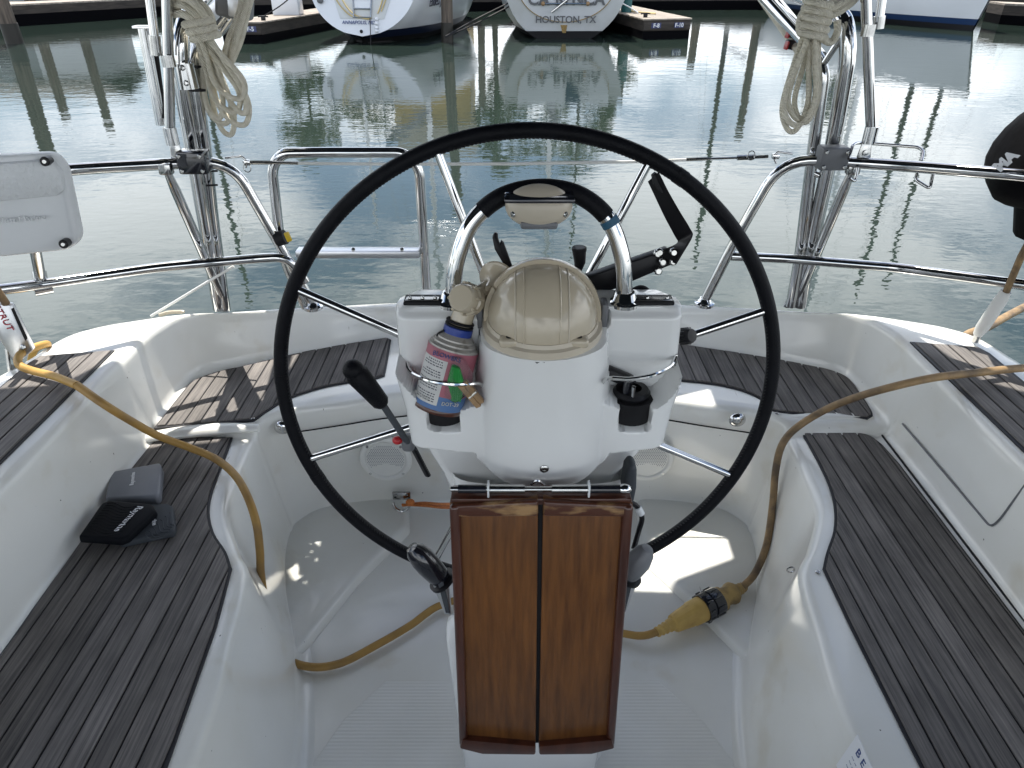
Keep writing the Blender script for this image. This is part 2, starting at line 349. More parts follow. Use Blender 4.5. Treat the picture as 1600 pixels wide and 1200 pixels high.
def clip(poly, ax, val, keep_less):
    out = []; n = len(poly)
    for i in range(n):
        a, b = poly[i], poly[(i + 1) % n]; da = (a[ax] - val) * (1 if keep_less else -1); db = (b[ax] - val) * (1 if keep_less else -1)
        if da <= 0: out.append(a)
        if (da < 0 < db) or (db < 0 < da):
            t = da / (da - db); out.append((a[0] + (b[0] - a[0]) * t, a[1] + (b[1] - a[1]) * t))
    return out
def inset(poly, d):
    n = len(poly); out = []; A = sum(poly[i][0] * poly[(i + 1) % n][1] - poly[(i + 1) % n][0] * poly[i][1] for i in range(n)); sg = 1 if A > 0 else -1
    for i in range(n):
        p0, p1, p2 = Vector(poly[i - 1][:2]), Vector(poly[i][:2]), Vector(poly[(i + 1) % n][:2])
        e1, e2 = (p1 - p0).normalized(), (p2 - p1).normalized(); n1 = Vector((-e1.y, e1.x)) * sg; n2 = Vector((-e2.y, e2.x)) * sg
        b = (n1 + n2); b = b.normalized() if b.length > 1e-5 else n1; k = d / max(0.35, b.dot(n1)); out.append(tuple(p1 + b * k))
    return out

# ================================================================== SETTING: water
mb = MB(); mb.add([(-400, -60, WZ), (400, -60, WZ), (400, 900, WZ), (-400, 900, WZ)], [(0, 1, 2, 3)])
struct(mb.build('water', 'water', smooth=False))

# ================================================================== THE COCKPIT
CX = 0.025
cp = thing('sailboat_cockpit', 'white moulded sailboat cockpit with weathered teak seats around the steering pedestal', 'sailboat cockpit', (CX, 0.9, 0))
# half stations: F floor edge, L lip edge, E coaming foot, G coaming top inner, H coaming top outer (x away from centreline, y aft), seat and coaming heights
ST = [((.475, -.5), (.54, -.5), (1.00, -.5), (1.035, -.5), (1.42, -.5), .37, .60),
      ((.475, .3), (.54, .3), (1.00, .3), (1.035, .3), (1.42, .3), .37, .60),
      ((.480, .75), (.548, .75), (1.00, .75), (1.035, .75), (1.42, .75), .37, .60),
      ((.505, .95), (.570, .95), (1.00, .95), (1.035, .95), (1.41, .95), .37, .60),
      ((.545, 1.10), (.592, 1.10), (1.005, 1.10), (1.037, 1.10), (1.40, 1.10), .37, .60),
      ((.575, 1.20), (.640, 1.18), (1.005, 1.20), (1.037, 1.20), (1.385, 1.20), .37, .60),
      ((.640, 1.36), (.705, 1.31), (1.01, 1.35), (1.038, 1.35), (1.37, 1.34), .37, .60),
      ((.680, 1.50), (.722, 1.45), (1.01, 1.48), (1.038, 1.48), (1.345, 1.47), .37, .60),
      ((.690, 1.58), (.728, 1.57), (1.01, 1.58), (1.04, 1.58), (1.32, 1.56), .37, .60),
      ((.688, 1.60), (.728, 1.60), (1.01, 1.60), (1.04, 1.60), (1.31, 1.585), .372, .60),
      ((.683, 1.635), (.724, 1.635), (1.01, 1.635), (1.04, 1.64), (1.300, 1.63), .398, .60),
      ((.625, 1.70), (.665, 1.68), (1.01, 1.80), (1.035, 1.80), (1.262, 1.775), .40, .60),
      ((.50, 1.735), (.525, 1.715), (.985, 1.895), (.99, 1.92), (1.14, 1.872), .40, .588),
      ((.38, 1.745), (.425, 1.745), (.85, 1.965), (.86, 1.995), (.98, 1.965), .40, .562),
      ((.28, 1.75), (.36, 1.768), (.64, 2.06), (.64, 2.085), (.69, 2.105), .40, .528),
      ((.14, 1.76), (.20, 1.79), (.42, 2.145), (.42, 2.17), (.43, 2.235), .40, .49),
      ((.0, 1.76), (.0, 1.80), (.0, 2.19), (.0, 2.21), (.0, 2.28), .40, .478)]
def station_profile(s):
    F, L, E, G, H = [Vector((p[0], p[1], 0)) for p in s[:5]]; zs, zt = s[5], s[6]
    d = (E - L); d = d.normalized(); dg = (H - G).normalized(); Z = Vector((0, 0, 1)); P = []
    P += [F - d * .05 + Z * -.004, F - d * .035 + Z * .0015, F - d * .018 + Z * .006, F - d * .006 + Z * .018, F + Z * .045]
    P += [lerp(F, L, .5) + Z * (zs * .5), lerp(F, L, .93) + Z * (zs - .05)]
    r = .024
    for a in (0, 22, 45, 67, 90): P.append(L + d * (r - r * math.cos(R(a))) + Z * (zs - r + r * math.sin(R(a))))
    P += [lerp(L + d * .03, E - d * .035, t) + Z * zs for t in (0.15, 0.5, 0.85)]
    P += [E - d * .035 + Z * zs, E - d * .015 + Z * (zs + .003), E - d * .004 + Z * (zs + .012), E + Z * (zs + .032)]
    P += [lerp(E, G, .5) + Z * lerp(zs, zt, .5), lerp(E, G, .92) + Z * (zt - .035)]
    r = .022
    for a in (0, 30, 60, 90): P.append(G + dg * (r - r * math.cos(R(a))) + Z * (zt - r + r * math.sin(R(a))))
    P += [lerp(G, H, .5) + Z * (zt + .002), H - dg * .03 + Z * zt, H - dg * .012 + Z * (zt - .004), H - dg * .003 + Z * (zt - .014), H + Z * (zt - .035), H + Z * 0.1, H - dg * .12 + Z * -.6, H - dg * .35 + Z * -.95]
    return P
def side(sg): return [[Vector((CX + sg * p.x, p.y, p.z)) for p in station_profile(s)] for s in ST]
left, right = side(-1), side(1)
ring = left + right[-2::-1]
cols = list(zip(*ring)); NS = 7
fine = [crom(c, NS) for c in cols]
rows = list(map(list, zip(*fine)))
mb = MB(); mb.grid(rows); mb.build('moulding', 'gel', cp, ang=60)
# sole
mb = MB(); mb.add([(CX - .8, -.5, 0), (CX + .8, -.5, 0), (CX + .8, 1.80, 0), (CX - .8, 1.80, 0)], [(0, 1, 2, 3)]); mb.build('cockpit_sole', 'gel', cp)
def P2(px, z): return [tuple(U(u, v, z=z)[:2]) for u, v in px]
# ribbed non-slip patch on the sole
rp = [(CX - .445, -.5), (CX + .445, -.5), (CX + .455, .90), (CX + .41, 1.00), (CX + .33, 1.10), (CX - .33, 1.10), (CX - .41, 1.00), (CX - .455, .90)]
mb = MB(); mb.prism(rp, -.002, .0018); mb.build('non_slip_panel', 'sole', cp, bevel=.001, seg=1)
# raised foot chocks each side of the helm
for px in ([(455, 1036), (560, 905), (643, 822), (640, 770), (450, 735), (370, 850), (385, 1000)], [(1180, 1042), (1080, 940), (1000, 868), (990, 770), (1150, 720), (1250, 830), (1270, 930), (1245, 1015)]):
    base = P2(px, 0.03); top = inset(base, .020)
    mb = MB(); mb.prism(base, -.004, .027, top); mb.build('foot_chock', 'gel', cp, bevel=.012, seg=4, ang=70)
# teak panels: black caulking bed with single planks
def teak(poly, z, pitch, x0, gap=.0042, name='teak_panel', plank_h=.0075):
    mb = MB(); mb.prism(poly, z - .004, z + .0035); base = mb.build(name, 'caulk', cp, smooth=False)
    ins = inset(poly, .006); xs = [p[0] for p in ins]; x = x0
    while x > min(xs): x -= pitch
    while x < max(xs):
        q = clip(clip(ins, 0, x + gap / 2, False), 0, x + pitch - gap / 2, True)
        q2 = []
        for p in q:
            if not q2 or (Vector(p) - Vector(q2[-1])).length > 1e-4: q2.append(p)
        if len(q2) > 2 and (max(p[0] for p in q2) - min(p[0] for p in q2)) > .006:
            A = abs(sum(q2[i][0] * q2[(i + 1) % len(q2)][1] - q2[(i + 1) % len(q2)][0] * q2[i][1] for i in range(len(q2)))) / 2
            if A > 1e-4:
                mb = MB(); mb.prism(q2, z + .001, z + plank_h + random.uniform(-.0008, .0008)); mb.build('teak_plank', 'teak', base, bevel=.0012, seg=1, ang=30)
        x += pitch
    return base
def sm(P, n=4): return [tuple(v[:2]) for v in crom([(x, y, 0) for x, y in P], n)]
seatL = [(-.552, -.3), (-.56, .67), (-.58, .95)] + sm([(-.602, 1.105), (-.632, 1.155), (-.68, 1.215), (-.718, 1.29), (-.738, 1.37), (-.748, 1.46), (-.758, 1.54), (-.765, 1.592)]) + sm([(-.94, 1.592), (-.965, 1.58), (-.978, 1.55)], 3) + [(-.982, 1.45), (-.965, .9), (-.955, -.3)]
seatR = [(.652, -.3), (.663, .668), (.664, .95)] + sm([(.668, 1.105), (.695, 1.155), (.738, 1.225), (.77, 1.305), (.787, 1.38), (.795, 1.46), (.799, 1.54), (.80, 1.615)]) + sm([(.955, 1.615), (.983, 1.60), (.998, 1.56)], 3) + [(1.005, 1.47), (1.0, .9), (.99, -.3)]
teak(seatL, .37, .0415, -.982); teak(seatR, .37, .0415, .7)
teak(sm(P2([(240, 668), (320, 662), (396, 655)], .405), 2) + sm(P2([(404, 651), (425, 637), (454, 621), (500, 606), (545, 597), (590, 590)], .405)) + sm(P2([(601, 586), (606, 560), (611, 530)], .405), 2) + sm(P2([(604, 527), (540, 537), (460, 552), (390, 569), (340, 580), (306, 592), (292, 603)], .405), 3)[:-1] + P2([(292, 603)], .405), .4, .044, -.9)
teak(sm(P2([(1052, 535), (1130, 547), (1195, 557), (1260, 569), (1300, 578), (1325, 589), (1338, 602)], .405), 3) + sm(P2([(1362, 641), (1364, 649), (1356, 653)], .405), 2) + sm(P2([(1300, 649), (1212, 642), (1198, 630), (1180, 618), (1150, 607), (1110, 599), (1052, 593)], .405), 3), .4, .044, .6)
teak([(-1.058, 1.668), (-1.056, .5), (-1.054, -.3), (-1.246, -.3), (-1.246, 1.60), (-1.238, 1.636)], .6, .0447, -1.062, plank_h=.0065)
teak([(1.083, 1.716), (1.085, .5), (1.087, -.3), (1.262, -.3), (1.262, 1.65), (1.250, 1.686)], .6, .0410, 1.0905, plank_h=.0065)
# transverse raised lips between side and helm seats
for sg, a, b in ((-1, U(200, 688, z=.385), U(405, 668, z=.39)), (1, U(1222, 655, z=.39), U(1392, 660, z=.385))):
    pts = crom([a, lerp(a, b, .35) + Vector((0, .006, .004)), lerp(a, b, .7) + Vector((0, .006, .004)), b], 6)
    MB().tube(pts, [.014 + .008 * math.sin(math.pi * i / (len(pts) - 1)) for i in range(len(pts))], 12, flat=.7, up0=(0, 0, 1)).build('seat_lip', 'gel', cp)
# locker seams (thin dark joints) on the moulding
def seam(px, zs, name='seam', r=.0016, m='rubber'):
    pts = crom([U(u, v, z=z) for (u, v), z in zip(px, zs)], 8); MB().tube(pts, r, 6).build(name, m, cp)
# under-lip joint of both helm seats: on the aft footwell wall
def wall_seam(pts): MB().tube(crom(pts, 8), .0022, 6).build('seam', 'rubber', cp)
wall_seam([(CX - .655, 1.668, .335), (CX - .52, 1.706, .335), (CX - .42, 1.737, .335), (CX - .33, 1.757, .335)])
wall_seam([(CX + .655, 1.668, .335), (CX + .52, 1.706, .335), (CX + .42, 1.737, .335), (CX + .33, 1.757, .335)])
# fasteners
def screw(p, n, r=.0055, par=None):
    p = Vector(p); n = Vector(n).normalized()
    MB().lathe([(r, -.001), (r, .0012), (r * .7, .0026), (r * .45, .0026), (r * .4, .0012), (0.0001, .0012)], p, n, 12).build('screw', 'steel', par or cp)
for (u, v, z) in ((206, 691, .40), (215, 671, .41), (395, 654, .403), (376, 677, .372), (1238, 667, .372), (1214, 646, .403), (1278, 894, .372)): screw(U(u, v, z=z), (0, 0, 1))
# speakers in the aft wall of the footwell
def speaker(c):
    c = Vector(c); n = Vector((0, -1, .05)).normalized()
    r = MB().lathe([(.0, 0), (.077, 0), (.079, .004), (.076, .009), (.068, .011), (.062, .009), (.060, .006)], c, n, 36, cap=False).build('speaker', 'spk', cp)
    MB().lathe([(.0001, .008), (.060, .007)], c, n, 32, cap=False).build('grille', 'spk', r)
    g = MB()
    for i in range(-9, 10):
        for j in range(-9, 10):
            x, z = i * .006 + (j % 2) * .003, j * .0055
            if x * x + z * z < .056 ** 2: g.lathe([(.0001, .0), (.0017, .0)], c + n * .0085 + Vector((x, 0, z)), n, 5, cap=False)
    o = g.build('grille_hole', 'midgrey', r); o['kind'] = 'stuff'
    for k in range(4):
        a = R(45 + 90 * k); screw(c + n * .011 + Vector((.070 * math.cos(a), 0, .070 * math.sin(a))), n, .0045, r)
sL = U(603, 716, y=1.72); sR = U(1012, 716, y=1.72); speaker(sL); speaker(sR)
# chrome clam vents
for px in ((1152, 656), (441, 668)):
    c = U(*px, y=1.655); rr = MB().sphere(c, .024, (1, .55, .9), 18, 10).build('clam_vent', 'chrome', cp); screw(c + Vector((0, -.014, .004)), (0, -1, .3), .004, rr)
# folding pad eye with the orange cord
c = U(628, 779, y=1.705)
pe = MB().box(c + Vector((0, 0, .012)), (.056, .007, .030)).build('pad_eye', 'steel', cp, bevel=.003)
ringp = [c + Vector((.026 * math.cos(a), -.014 - .006 * math.sin(a), -.004 - .030 * abs(math.sin(a)))) for a in [math.pi * k / 12 for k in range(13)]]
MB().tube(ringp, .0045, 8).build('ring', 'chrome', pe)
for dx in (-.016, .016): screw(c + Vector((dx, -.004, .016)), (0, -1, 0), .004, pe)
oc = thing('orange_cord', 'orange braided cord tied to the pad eye beside the left speaker', 'cord', c)
e = U(725, 788, y=1.30)
MB().tube(crom([c + Vector((.004, -.018, -.012)), U(660, 786, y=1.66), U(690, 788, y=1.55), e], 8), .0055, 8, flat=.8).build('cord', 'orange', oc)
MB().tube(crom([c + Vector((.004, -.022, -.006)), U(662, 790, y=1.645), U(692, 793, y=1.54), e + Vector((0, 0, -.008))], 8), .005, 8, flat=.8).build('cord', 'orange', oc)
MB().sphere(U(641, 785, y=1.67), .013, (1.1, .8, .9), 14, 8).build('knot', 'orange', oc)
# small hinge on starboard seat locker and drain latch
hp = U(1438, 706, z=.40); d = (U(1446, 719, z=.40) - U(1428, 694, z=.40)).normalized()
hg = MB().box(hp, (.075, .012, .010), frame((0, 0, 0), d, (0, 0, 1))).build('hinge', 'steel', cp, bevel=.002)
for k in range(5): MB().tube([hp + d * (k * .014 - .034) + Vector((0, 0, .006)), hp + d * (k * .014 - .024) + Vector((0, 0, .006))], .0055, 8).build('hinge_knuckle', 'chrome', hg)
# locker lid joint lines on the starboard coaming face
def face_pt(sg, y, z):                      # point on the inner coaming face
    t = (z - .40) / .2; return Vector((CX + sg * (1.012 + .025 * t) - sg * .001, y, z))
for sg, ye in ((1, 1.615), (-1, 1.56)): MB().tube([(CX + sg * .992, ye, .3735), (CX + sg * .985, .2, .3735)], .0028, 6).build('locker_joint', 'rubber' if sg > 0 else 'greyp', cp)
def jp(u, v):
    x = CX + 1.010
    for _ in range(3): z = U(u, v, x=x).z; x = CX + 1.0085 + .027 * max(0, z - .43) / .135
    return U(u, v, x=x)
MB().tube(rounded([jp(1410, 662), jp(1548, 824), jp(1562, 812), jp(1640, 705)], .03), .0024, 6).build('locker_joint', 'greyp', cp)
# eyelet and lettered plate low on the starboard seat front
MB().tube([U(1233, 884, z=.34) + Vector((.008 * math.cos(a), -.012, .008 * math.sin(a))) for a in [2 * math.pi * k / 14 for k in range(14)]], .002, 6, closed=True).build('eyelet', 'steel', cp)
pc = U(1335, 1200, x=CX + .515)
fm = frame(pc, (.0, -1, 0), (.16, 0, .98))
npl = MB().box(pc, (.060, .085, .002), fm).build('builder_plate', 'print', cp, bevel=.0008, seg=1)
text('B E', .020, 'inkblue', npl, fm @ Matrix.Translation((0, .026, .0014)) @ Matrix.Rotation(0, 4, 'Z'))
for k in range(4): text('.... ... .....', .009, 'inkblue', npl, fm @ Matrix.Translation((0, .010 - k * .011, .0014)))

# ================================================================== STEERING PEDESTAL
pd = thing('steering_pedestal', 'white moulded steering pedestal with cup holders in the middle of the cockpit', 'pedestal', (.045, .97, 0))
PX = .047
def zz(v, y): return U(850, v, y=y).z
ZTOP = zz(486, .965)
Ls = [(zz(v, y), U(u, v, y=y).x) for v, u, y in ((770, 700, .95), (748, 690, .95), (722, 668, .94), (704, 650, .915), (690, 641, .91), (640, 632, .91), (560, 620, .95), (486, 614, .955))]
Rs = [(zz(v, y), U(u, v, y=y).x) for v, u, y in ((770, 955, .95), (748, 968, .95), (722, 1003, .94), (704, 1029, .915), (690, 1039, .91), (640, 1052, .91), (560, 1065, .95), (486, 1072, .955))]
zb = Ls[0][0] - .01
YS, YT, YB = .955, .898, .860              # shoulder face, tray face, bulge front
ZR = zz(558, YB)                            # front height of the compass ring
xl_led = U(690, 640, y=YT).x; xr_led = U(992, 640, y=YT).x
zled = zz(640, YT)
def front_y(x, z):
    c = (x - PX)
    # tray
    led = zled + .055 * sstep(.15, .225, abs(c)) ** 1.5 + .012 * sstep(.13, .09, abs(c))
    t = sstep(led + .0022, led - .0022, z)
    yt = lerp(YS, YT, t)
    for xc, w in ((xl_led + .002, .021), (xr_led + .002, .021)):      # thumb notches of the holders
        k = sstep(w + .004, w - .002, abs(x - xc)) * sstep(led - .042, led - .036, z)
        yt = lerp(yt, YS + .01, k * t)
    # bulge, its top cut by the slanted ring
    rb = .098 + .010 * sstep(ZR, ZR - .12, z); yb = YS
    if abs(c) < rb * 1.36:
        q = abs(c) / rb
        yb = YB + .085 * (1 - math.sqrt(max(0, 1 - min(1, q) ** 2))) if q < .97 else YS
        yb = min(YS, lerp(yb, YS, sstep(.82, 1.34, q)))
    kz = sstep(ZR - .006, ZR + .001, z); yb = lerp(yb, YS, kz) if yb < YS else yb
    y = min(yt, yb)
    if abs(c) < .1 and z > ZR - .002: y = lerp(y, YS + .055, sstep(.099, .093, abs(c)) * sstep(ZR - .002, ZR + .003, z))
    # below: recede into the neck
    zend = zz(712, YT) - .045 * math.sqrt(max(0, 1 - min(1, abs(c) / .105) ** 2)) + .010 * sstep(.1, .2, abs(c))
    y = lerp(y, YS + .0 , sstep(zend + .006, zend - .014, z))
    y += .012 * sstep(ZTOP - .012, ZTOP, z) ** 2
    return y
nx, nz = 150, 130; rowsp = []
for i in range(nz + 1):
    z = lerp(zb, ZTOP, i / nz); xl, xr = interp(Ls, z), interp(Rs, z); r = []
    for j in range(nx + 1):
        s = j / nx; x = lerp(xl, xr, s); e = min(x - xl, xr - x); rd = .022
        y = front_y(x, z)
        if e < rd: y += rd - math.sqrt(max(0, rd * rd - (rd - e) ** 2))
        r.append(Vector((x, y, z)))
    yb = 1.035
    r = [Vector((lerp(xl, xr, .5), yb, z)), Vector((xl + .02, yb, z)), Vector((xl + .003, yb - .02, z))] + r + [Vector((xr - .003, yb - .02, z)), Vector((xr - .02, yb, z))]
    rowsp.append(r)
top = rowsp[-1]; ctr = Vector((PX, 1.0, ZTOP + .004))
rowsp.append([lerp(p, ctr, .06) + Vector((0, 0, .005)) for p in top]); rowsp.append([lerp(p, ctr, .5) + Vector((0, 0, .007)) for p in top]); rowsp.append([ctr + Vector((0, 0, .006)) for p in top])
MB().grid(rowsp, True).build('binnacle', 'gel2', pd, ang=50)
# neck and column down to the sole
def sec(hw, hd, yc, z, n=28):
    return [Vector((PX + hw * math.copysign(abs(math.cos(a)) ** .5, math.cos(a)), yc + hd * math.copysign(abs(math.sin(a)) ** .5, math.sin(a)), z)) for a in [2 * math.pi * k / n for k in range(n)]]
MB().grid([sec(.150, .062, .985, zb + .05), sec(.146, .062, .985, zb), sec(.120, .058, .985, .70), sec(.11, .06, .985, .55), sec(.118, .065, .985, .2), sec(.13, .075, .985, .04), sec(.16, .11, .985, -.002)], True).build('column', 'gel2', pd)
def sec2(hw, hd, yc, z): return [p + Vector((-.010, 0, 0)) for p in sec(hw, hd, yc, z)]
MB().grid([sec2(.02, .004, .86, .505), sec2(.140, .022, .86, .503), sec2(.152, .028, .86, .49), sec2(.155, .03, .86, .46), sec2(.140, .032, .85, .2), sec2(.128, .034, .845, .02), sec2(.13, .036, .845, -.002)], True).build('table_bracket', 'gel2', pd)
screw(Vector((PX + .002, front_y(PX, zz(732, YB)) - .001, zz(732, YB))), (0, -1, -.05), .007, pd)
for px in ((1026, 648),): screw(U(*px, y=1.0), (1, -.2, 0), .006, pd)
# wire retainers over the holders
def wire(px, ys, name='cup_rail'):
    pts = crom([U(u, v, y=y) for (u, v), y in zip(px, ys)], 8); o = MB().tube(pts, .0032, 8).build(name, 'chrome', pd)
    for p in (pts[0], pts[-1]): MB().box(p + Vector((0, .004, -.010)), (.010, .004, .026)).build('rail_tab', 'steel', o, bevel=.002); screw(p + Vector((0, .0, -.016)), (0, -1, 0), .0035, o)
wire([(634, 566), (642, 582), (668, 594), (700, 600), (730, 600), (750, 600), (757, 610)], [.957, .935, .90, .885, .885, .90, .925])
wire([(940, 612), (942, 596), (955, 591), (985, 592), (1020, 586), (1047, 573), (1055, 558)], [.925, .90, .885, .88, .885, .925, .957])
# black insert in the starboard holder
bi = thing('winch_handle', 'black plastic winch handle dropped in the right hand cup holder', 'winch handle', U(995, 620, y=.93))
c0 = Vector((xr_led, .935, zled))
MB().lathe([(.0001, .0), (.027, .0), (.029, .006), (.025, .012), (.015, .013), (.014, .004), (.0001, .004)], c0 + Vector((0, .002, .002)), (0, 0, 1), 24).build('socket', 'blk', bi)
MB().tube([c0 + Vector((-.012, -.01, -.01)), c0 + Vector((-.010, -.012, .035)), c0 + Vector((.0, -.012, .040))], .006, 10).build('shaft', 'blkgloss', bi)
MB().box(c0 + Vector((-.02, .01, .03)), (.05, .02, .02), Matrix.Rotation(R(25), 4, 'Y')).build('grip', 'blk', bi, bevel=.006)
MB().tube([c0 + Vector((-.002, -.02, -.005)), c0 + Vector((-.002, -.02, .03))], .0035, 8).build('pin', 'chrome', bi)
# dark solid plugs standing in for the shade inside the cup holders
for xq, m_ in ((xl_led, 'rubber'), (xr_led, 'rubber')): MB().lathe([(.0001, -.034), (.0, -.034), (.033, -.034), (.035, .0035), (.0001, .0035)], Vector((xq, .936, zled)), (0, 0, 1), 28).build('cup_well_shade', m_, pd)
# instrument pads on the shoulders
for px, nm in (((662, 485), 'l'), ((1008, 487), 'r')):
    c = U(*px, y=.985)
    c.z = ZTOP + .009
    pad = MB().box(c, (.056 if nm == 'l' else .080, .030, .006)).build('hinge_strip', 'rubber', pd, bevel=.002)
    MB().box(c + Vector((0, -.004, .0035)), (.05 if nm == 'l' else .075, .012, .003)).build('plate', 'steel', pad, bevel=.001, seg=1)
    for k in (-1, 0, 1): screw(c + Vector((k * (.019 if nm == 'l' else .03), -.004, .0052)), (0, 0, 1), .003, pad)

# compass with its cream cover
cm = thing('compass', 'cream domed compass cover on top of the white pedestal', 'compass', U(847, 500, y=.94))
ringc = Vector((U(847, 508, y=.952).x, YB + .090, ZR + .002)); rs = .083; cc = ringc + Vector((0, .0, .016))
MB().sphere(cc, rs * .97, (1, 1, 1), 40, 24, Matrix.Rotation(R(20), 4, 'X')).build('dome', 'cream', cm)
rn = Vector((0, .97, -.1)).normalized()
MB().lathe([(rs * .97, -.004), (rs * 1.045, -.005), (rs * 1.06, .002), (rs * 1.04, .010), (rs * .95, .012)], cc + rn * .004, rn, 48, cap=False).build('rim', 'cream', cm)
rn2 = Vector((0, -.06, 1)).normalized()
rb0 = MB().lathe([(.070, -.006), (.0885, -.006), (.0895, .000), (.0885, .008), (.083, .010), (.081, .016), (.070, .016)], ringc, rn2, 56, cap=False).build('base_ring', 'creamd', cm)
MB().lathe([(.086, -.009), (.0905, -.009), (.0905, -.005), (.086, -.004)], ringc, rn2, 56, cap=False).build('gasket', 'rubber', cm)
for sg in (-1, 1):
    e1 = Vector((1, 0, 0)); e2 = rn2.cross(e1)
    for a in (sg * 38,):
        dirv = (e1 * math.sin(R(a)) - e2 * math.cos(R(a)))
        if dirv.y > 0: dirv = e1 * math.sin(R(a)) + e2 * math.cos(R(a))
        lug = MB().box(ringc + dirv * .079 + rn2 * .012, (.028, .020, .014), frame((0, 0, 0), Vector((1, 0, 0)), dirv)).build('lug', 'cream', cm, bevel=.005, seg=3)
        MB().lathe([(.0001, .0), (.005, .0)], ringc + dirv * .079 + rn2 * .0195, rn2, 12, cap=False).build('screw_hole', 'rubber', lug)
for dx in (-.040, -.028, .022, .034):      # moulded vertical ribs of the cover
    pts = []
    rr = math.sqrt((rs * .97) ** 2 - dx * dx)
    for k in range(-3, 13): a = R(-10 + k * 9); pts.append(cc + Vector((dx, -rr * math.cos(a), rr * math.sin(a))))
    MB().tube(pts, .0013, 6).build('rib', 'creamd' if dx in (-.040, .034) else 'cream', cm)
MB().tube([cc + Vector((rs * .975 * math.cos(R(-18)) * math.sin(R(b)), -rs * .975 * math.cos(R(-18)) * math.cos(R(b)), rs * .975 * math.sin(R(-18)))) for b in range(-60, 61, 6)], .0009, 6).build('band_joint', 'creamd', cm)
for sg in (-1, 1): MB().box(cc + Vector((sg * (rs + .010), .02, -.012)), (.010, .03, .058)).build('side_clip', 'greyp', cm, bevel=.003)

# pedestal guard with instrument puck
pg = thing('pedestal_guard', 'polished stainless guard arch rising over the compass', 'grab rail', U(690, 488, y=.985))
gy = .985
gpts = crom([U(708, 488, y=gy), U(709, 440, y=gy), U(716, 398, y=gy + .004), U(738, 347, y=gy + .012), U(783, 308, y=gy + .018), U(845, 294, y=gy + .02), U(905, 305, y=gy + .018), U(950, 342, y=gy + .012), U(971, 396, y=gy + .004), U(975, 440, y=gy), U(974, 486, y=gy)], 10)
MB().tube(gpts, .0124, 18).build('arch', 'chrome', pg)
n = len(gpts); i0, i1 = int(n * .345), int(n * .70)
MB().tube(gpts[i0:i1], .0133, 18).build('vinyl_sleeve', 'leather', pg)
MB().tube(gpts[int(n * .70):int(n * .725)], .0137, 16).build('tape', 'tape', pg)
for p in (gpts[0], gpts[-1]): MB().lathe([(.024, -.010), (.024, -.005), (.018, .0), (.0155, .010), (.0130, .012)], Vector((p.x, p.y, ZTOP + .012)), (0, 0, 1), 24).build('flange', 'chrome', pg)
MB().lathe([(.0150, -.004), (.017, .0), (.0155, .006)], gpts[-1] + Vector((0, 0, .02)), (0, 0, 1), 18).build('cable_tie', 'blk', pg)
pk = thing('compass_light', 'beige half round lamp housing hung under the top of the guard arch', 'lamp', U(841, 310, y=gy))
pc0 = U(842, 322, y=gy - .002)
MB().sphere(pc0, .0475, (1, .66, .64), 32, 16).build('housing', 'creamd', pk)
MB().box(pc0 + Vector((0, -.004, .016)), (.097, .056, .007)).build('bracket', 'blkgloss', pk, bevel=.003, seg=2)
MB().box(pc0 + Vector((0, -.014, -.021)), (.052, .022, .011)).build('lens', 'greyp', pk, bevel=.004)
for sg in (-1, 1): screw(pc0 + Vector((sg * .036, -.018, -.006)), (sg, -1, 0), .0045, pk)

# ================================================================== STEERING WHEEL
WC = Vector((.028, 1.088, .838)); tl_ = R(6.085); yw = .012; WR = .437
wa = Vector((math.cos(yw), math.sin(yw), 0)); wb = Vector((0, math.sin(tl_), math.cos(tl_))); wn = wa.cross(wb).normalized()   # wn points forward, to the camera side
if wn.y > 0: wn = -wn
def wp(a, r, off=0): return WC + wa * (r * math.cos(a)) + wb * (r * math.sin(a)) + wn * off
sw = thing('helm_wheel', 'large six spoke stainless steering wheel with a stitched black leather rim', 'steering wheel', WC)
sw['label'] = 'large stainless steering wheel with a stitched black leather rim behind the pedestal'
MB().tube([wp(2 * math.pi * k / 160, WR) for k in range(160)], .0124, 14, closed=True).build('rim', 'leather', sw)
st = MB()
for k in range(420):
    a = 2 * math.pi * k / 420; st.tube([wp(a, WR - .0119, .0036), wp(a + .006, WR - .0110, .0070)], .0010, 4)
o = st.build('stitching', 'thread', sw); o['kind'] = 'stuff'
for k in range(3):
    a = R((57, 177, 205)[k]); MB().tube([wp(a - .02 + .01 * q, WR) for q in range(5)], .0132, 12).build('leather_seam', 'leather', sw)
for k in range(8):
    a = R(22.5 + 45 * k) - .053; MB().tube([wp(a, .03, .0), wp(a, .2, .006), wp(a, WR - .008)], .0072, 12).build('spoke', 'chrome', sw)
MB().lathe([(.0001, -.03), (.05, -.03), (.055, 0), (.045, .02), (.03, .05), (.0001, .05)], WC, -wn, 28).build('hub', 'chrome', sw)

# ================================================================== FOLDED COCKPIT TABLE
tb = thing('cockpit_table', 'varnished teak cockpit table folded down against the front of the pedestal', 'table', U(845, 790, y=.80))
YT0, YT1 = .805, .752                       # top nearer the pedestal, foot swung out
def tpt(u, v):                              # point on the leaning face of the leaves
    a = U(845, 787, y=YT0); b = U(842, 1176, y=YT1); nrm = Vector((0, (b - a).z, -(b - a).y)); d = U(u, v, y=1) - CAM
    t = (a - CAM).dot(nrm) / d.dot(nrm); return CAM + d * t
TN = Vector((0, -1, 0)); a_, b_ = U(845, 787, y=YT0), U(842, 1176, y=YT1); TN = Vector((0, (b_ - a_).z, -(b_ - a_).y)).normalized()
if TN.y > 0: TN = -TN
def leaf(px_in, px_out, sg):
    q = [tpt(*p) for p in px_in + px_out]
    lf = MB().slab([p - TN * .004 for p in q], -TN * .018).build('table_leaf', 'teakv', tb, bevel=.002)
    return q, lf
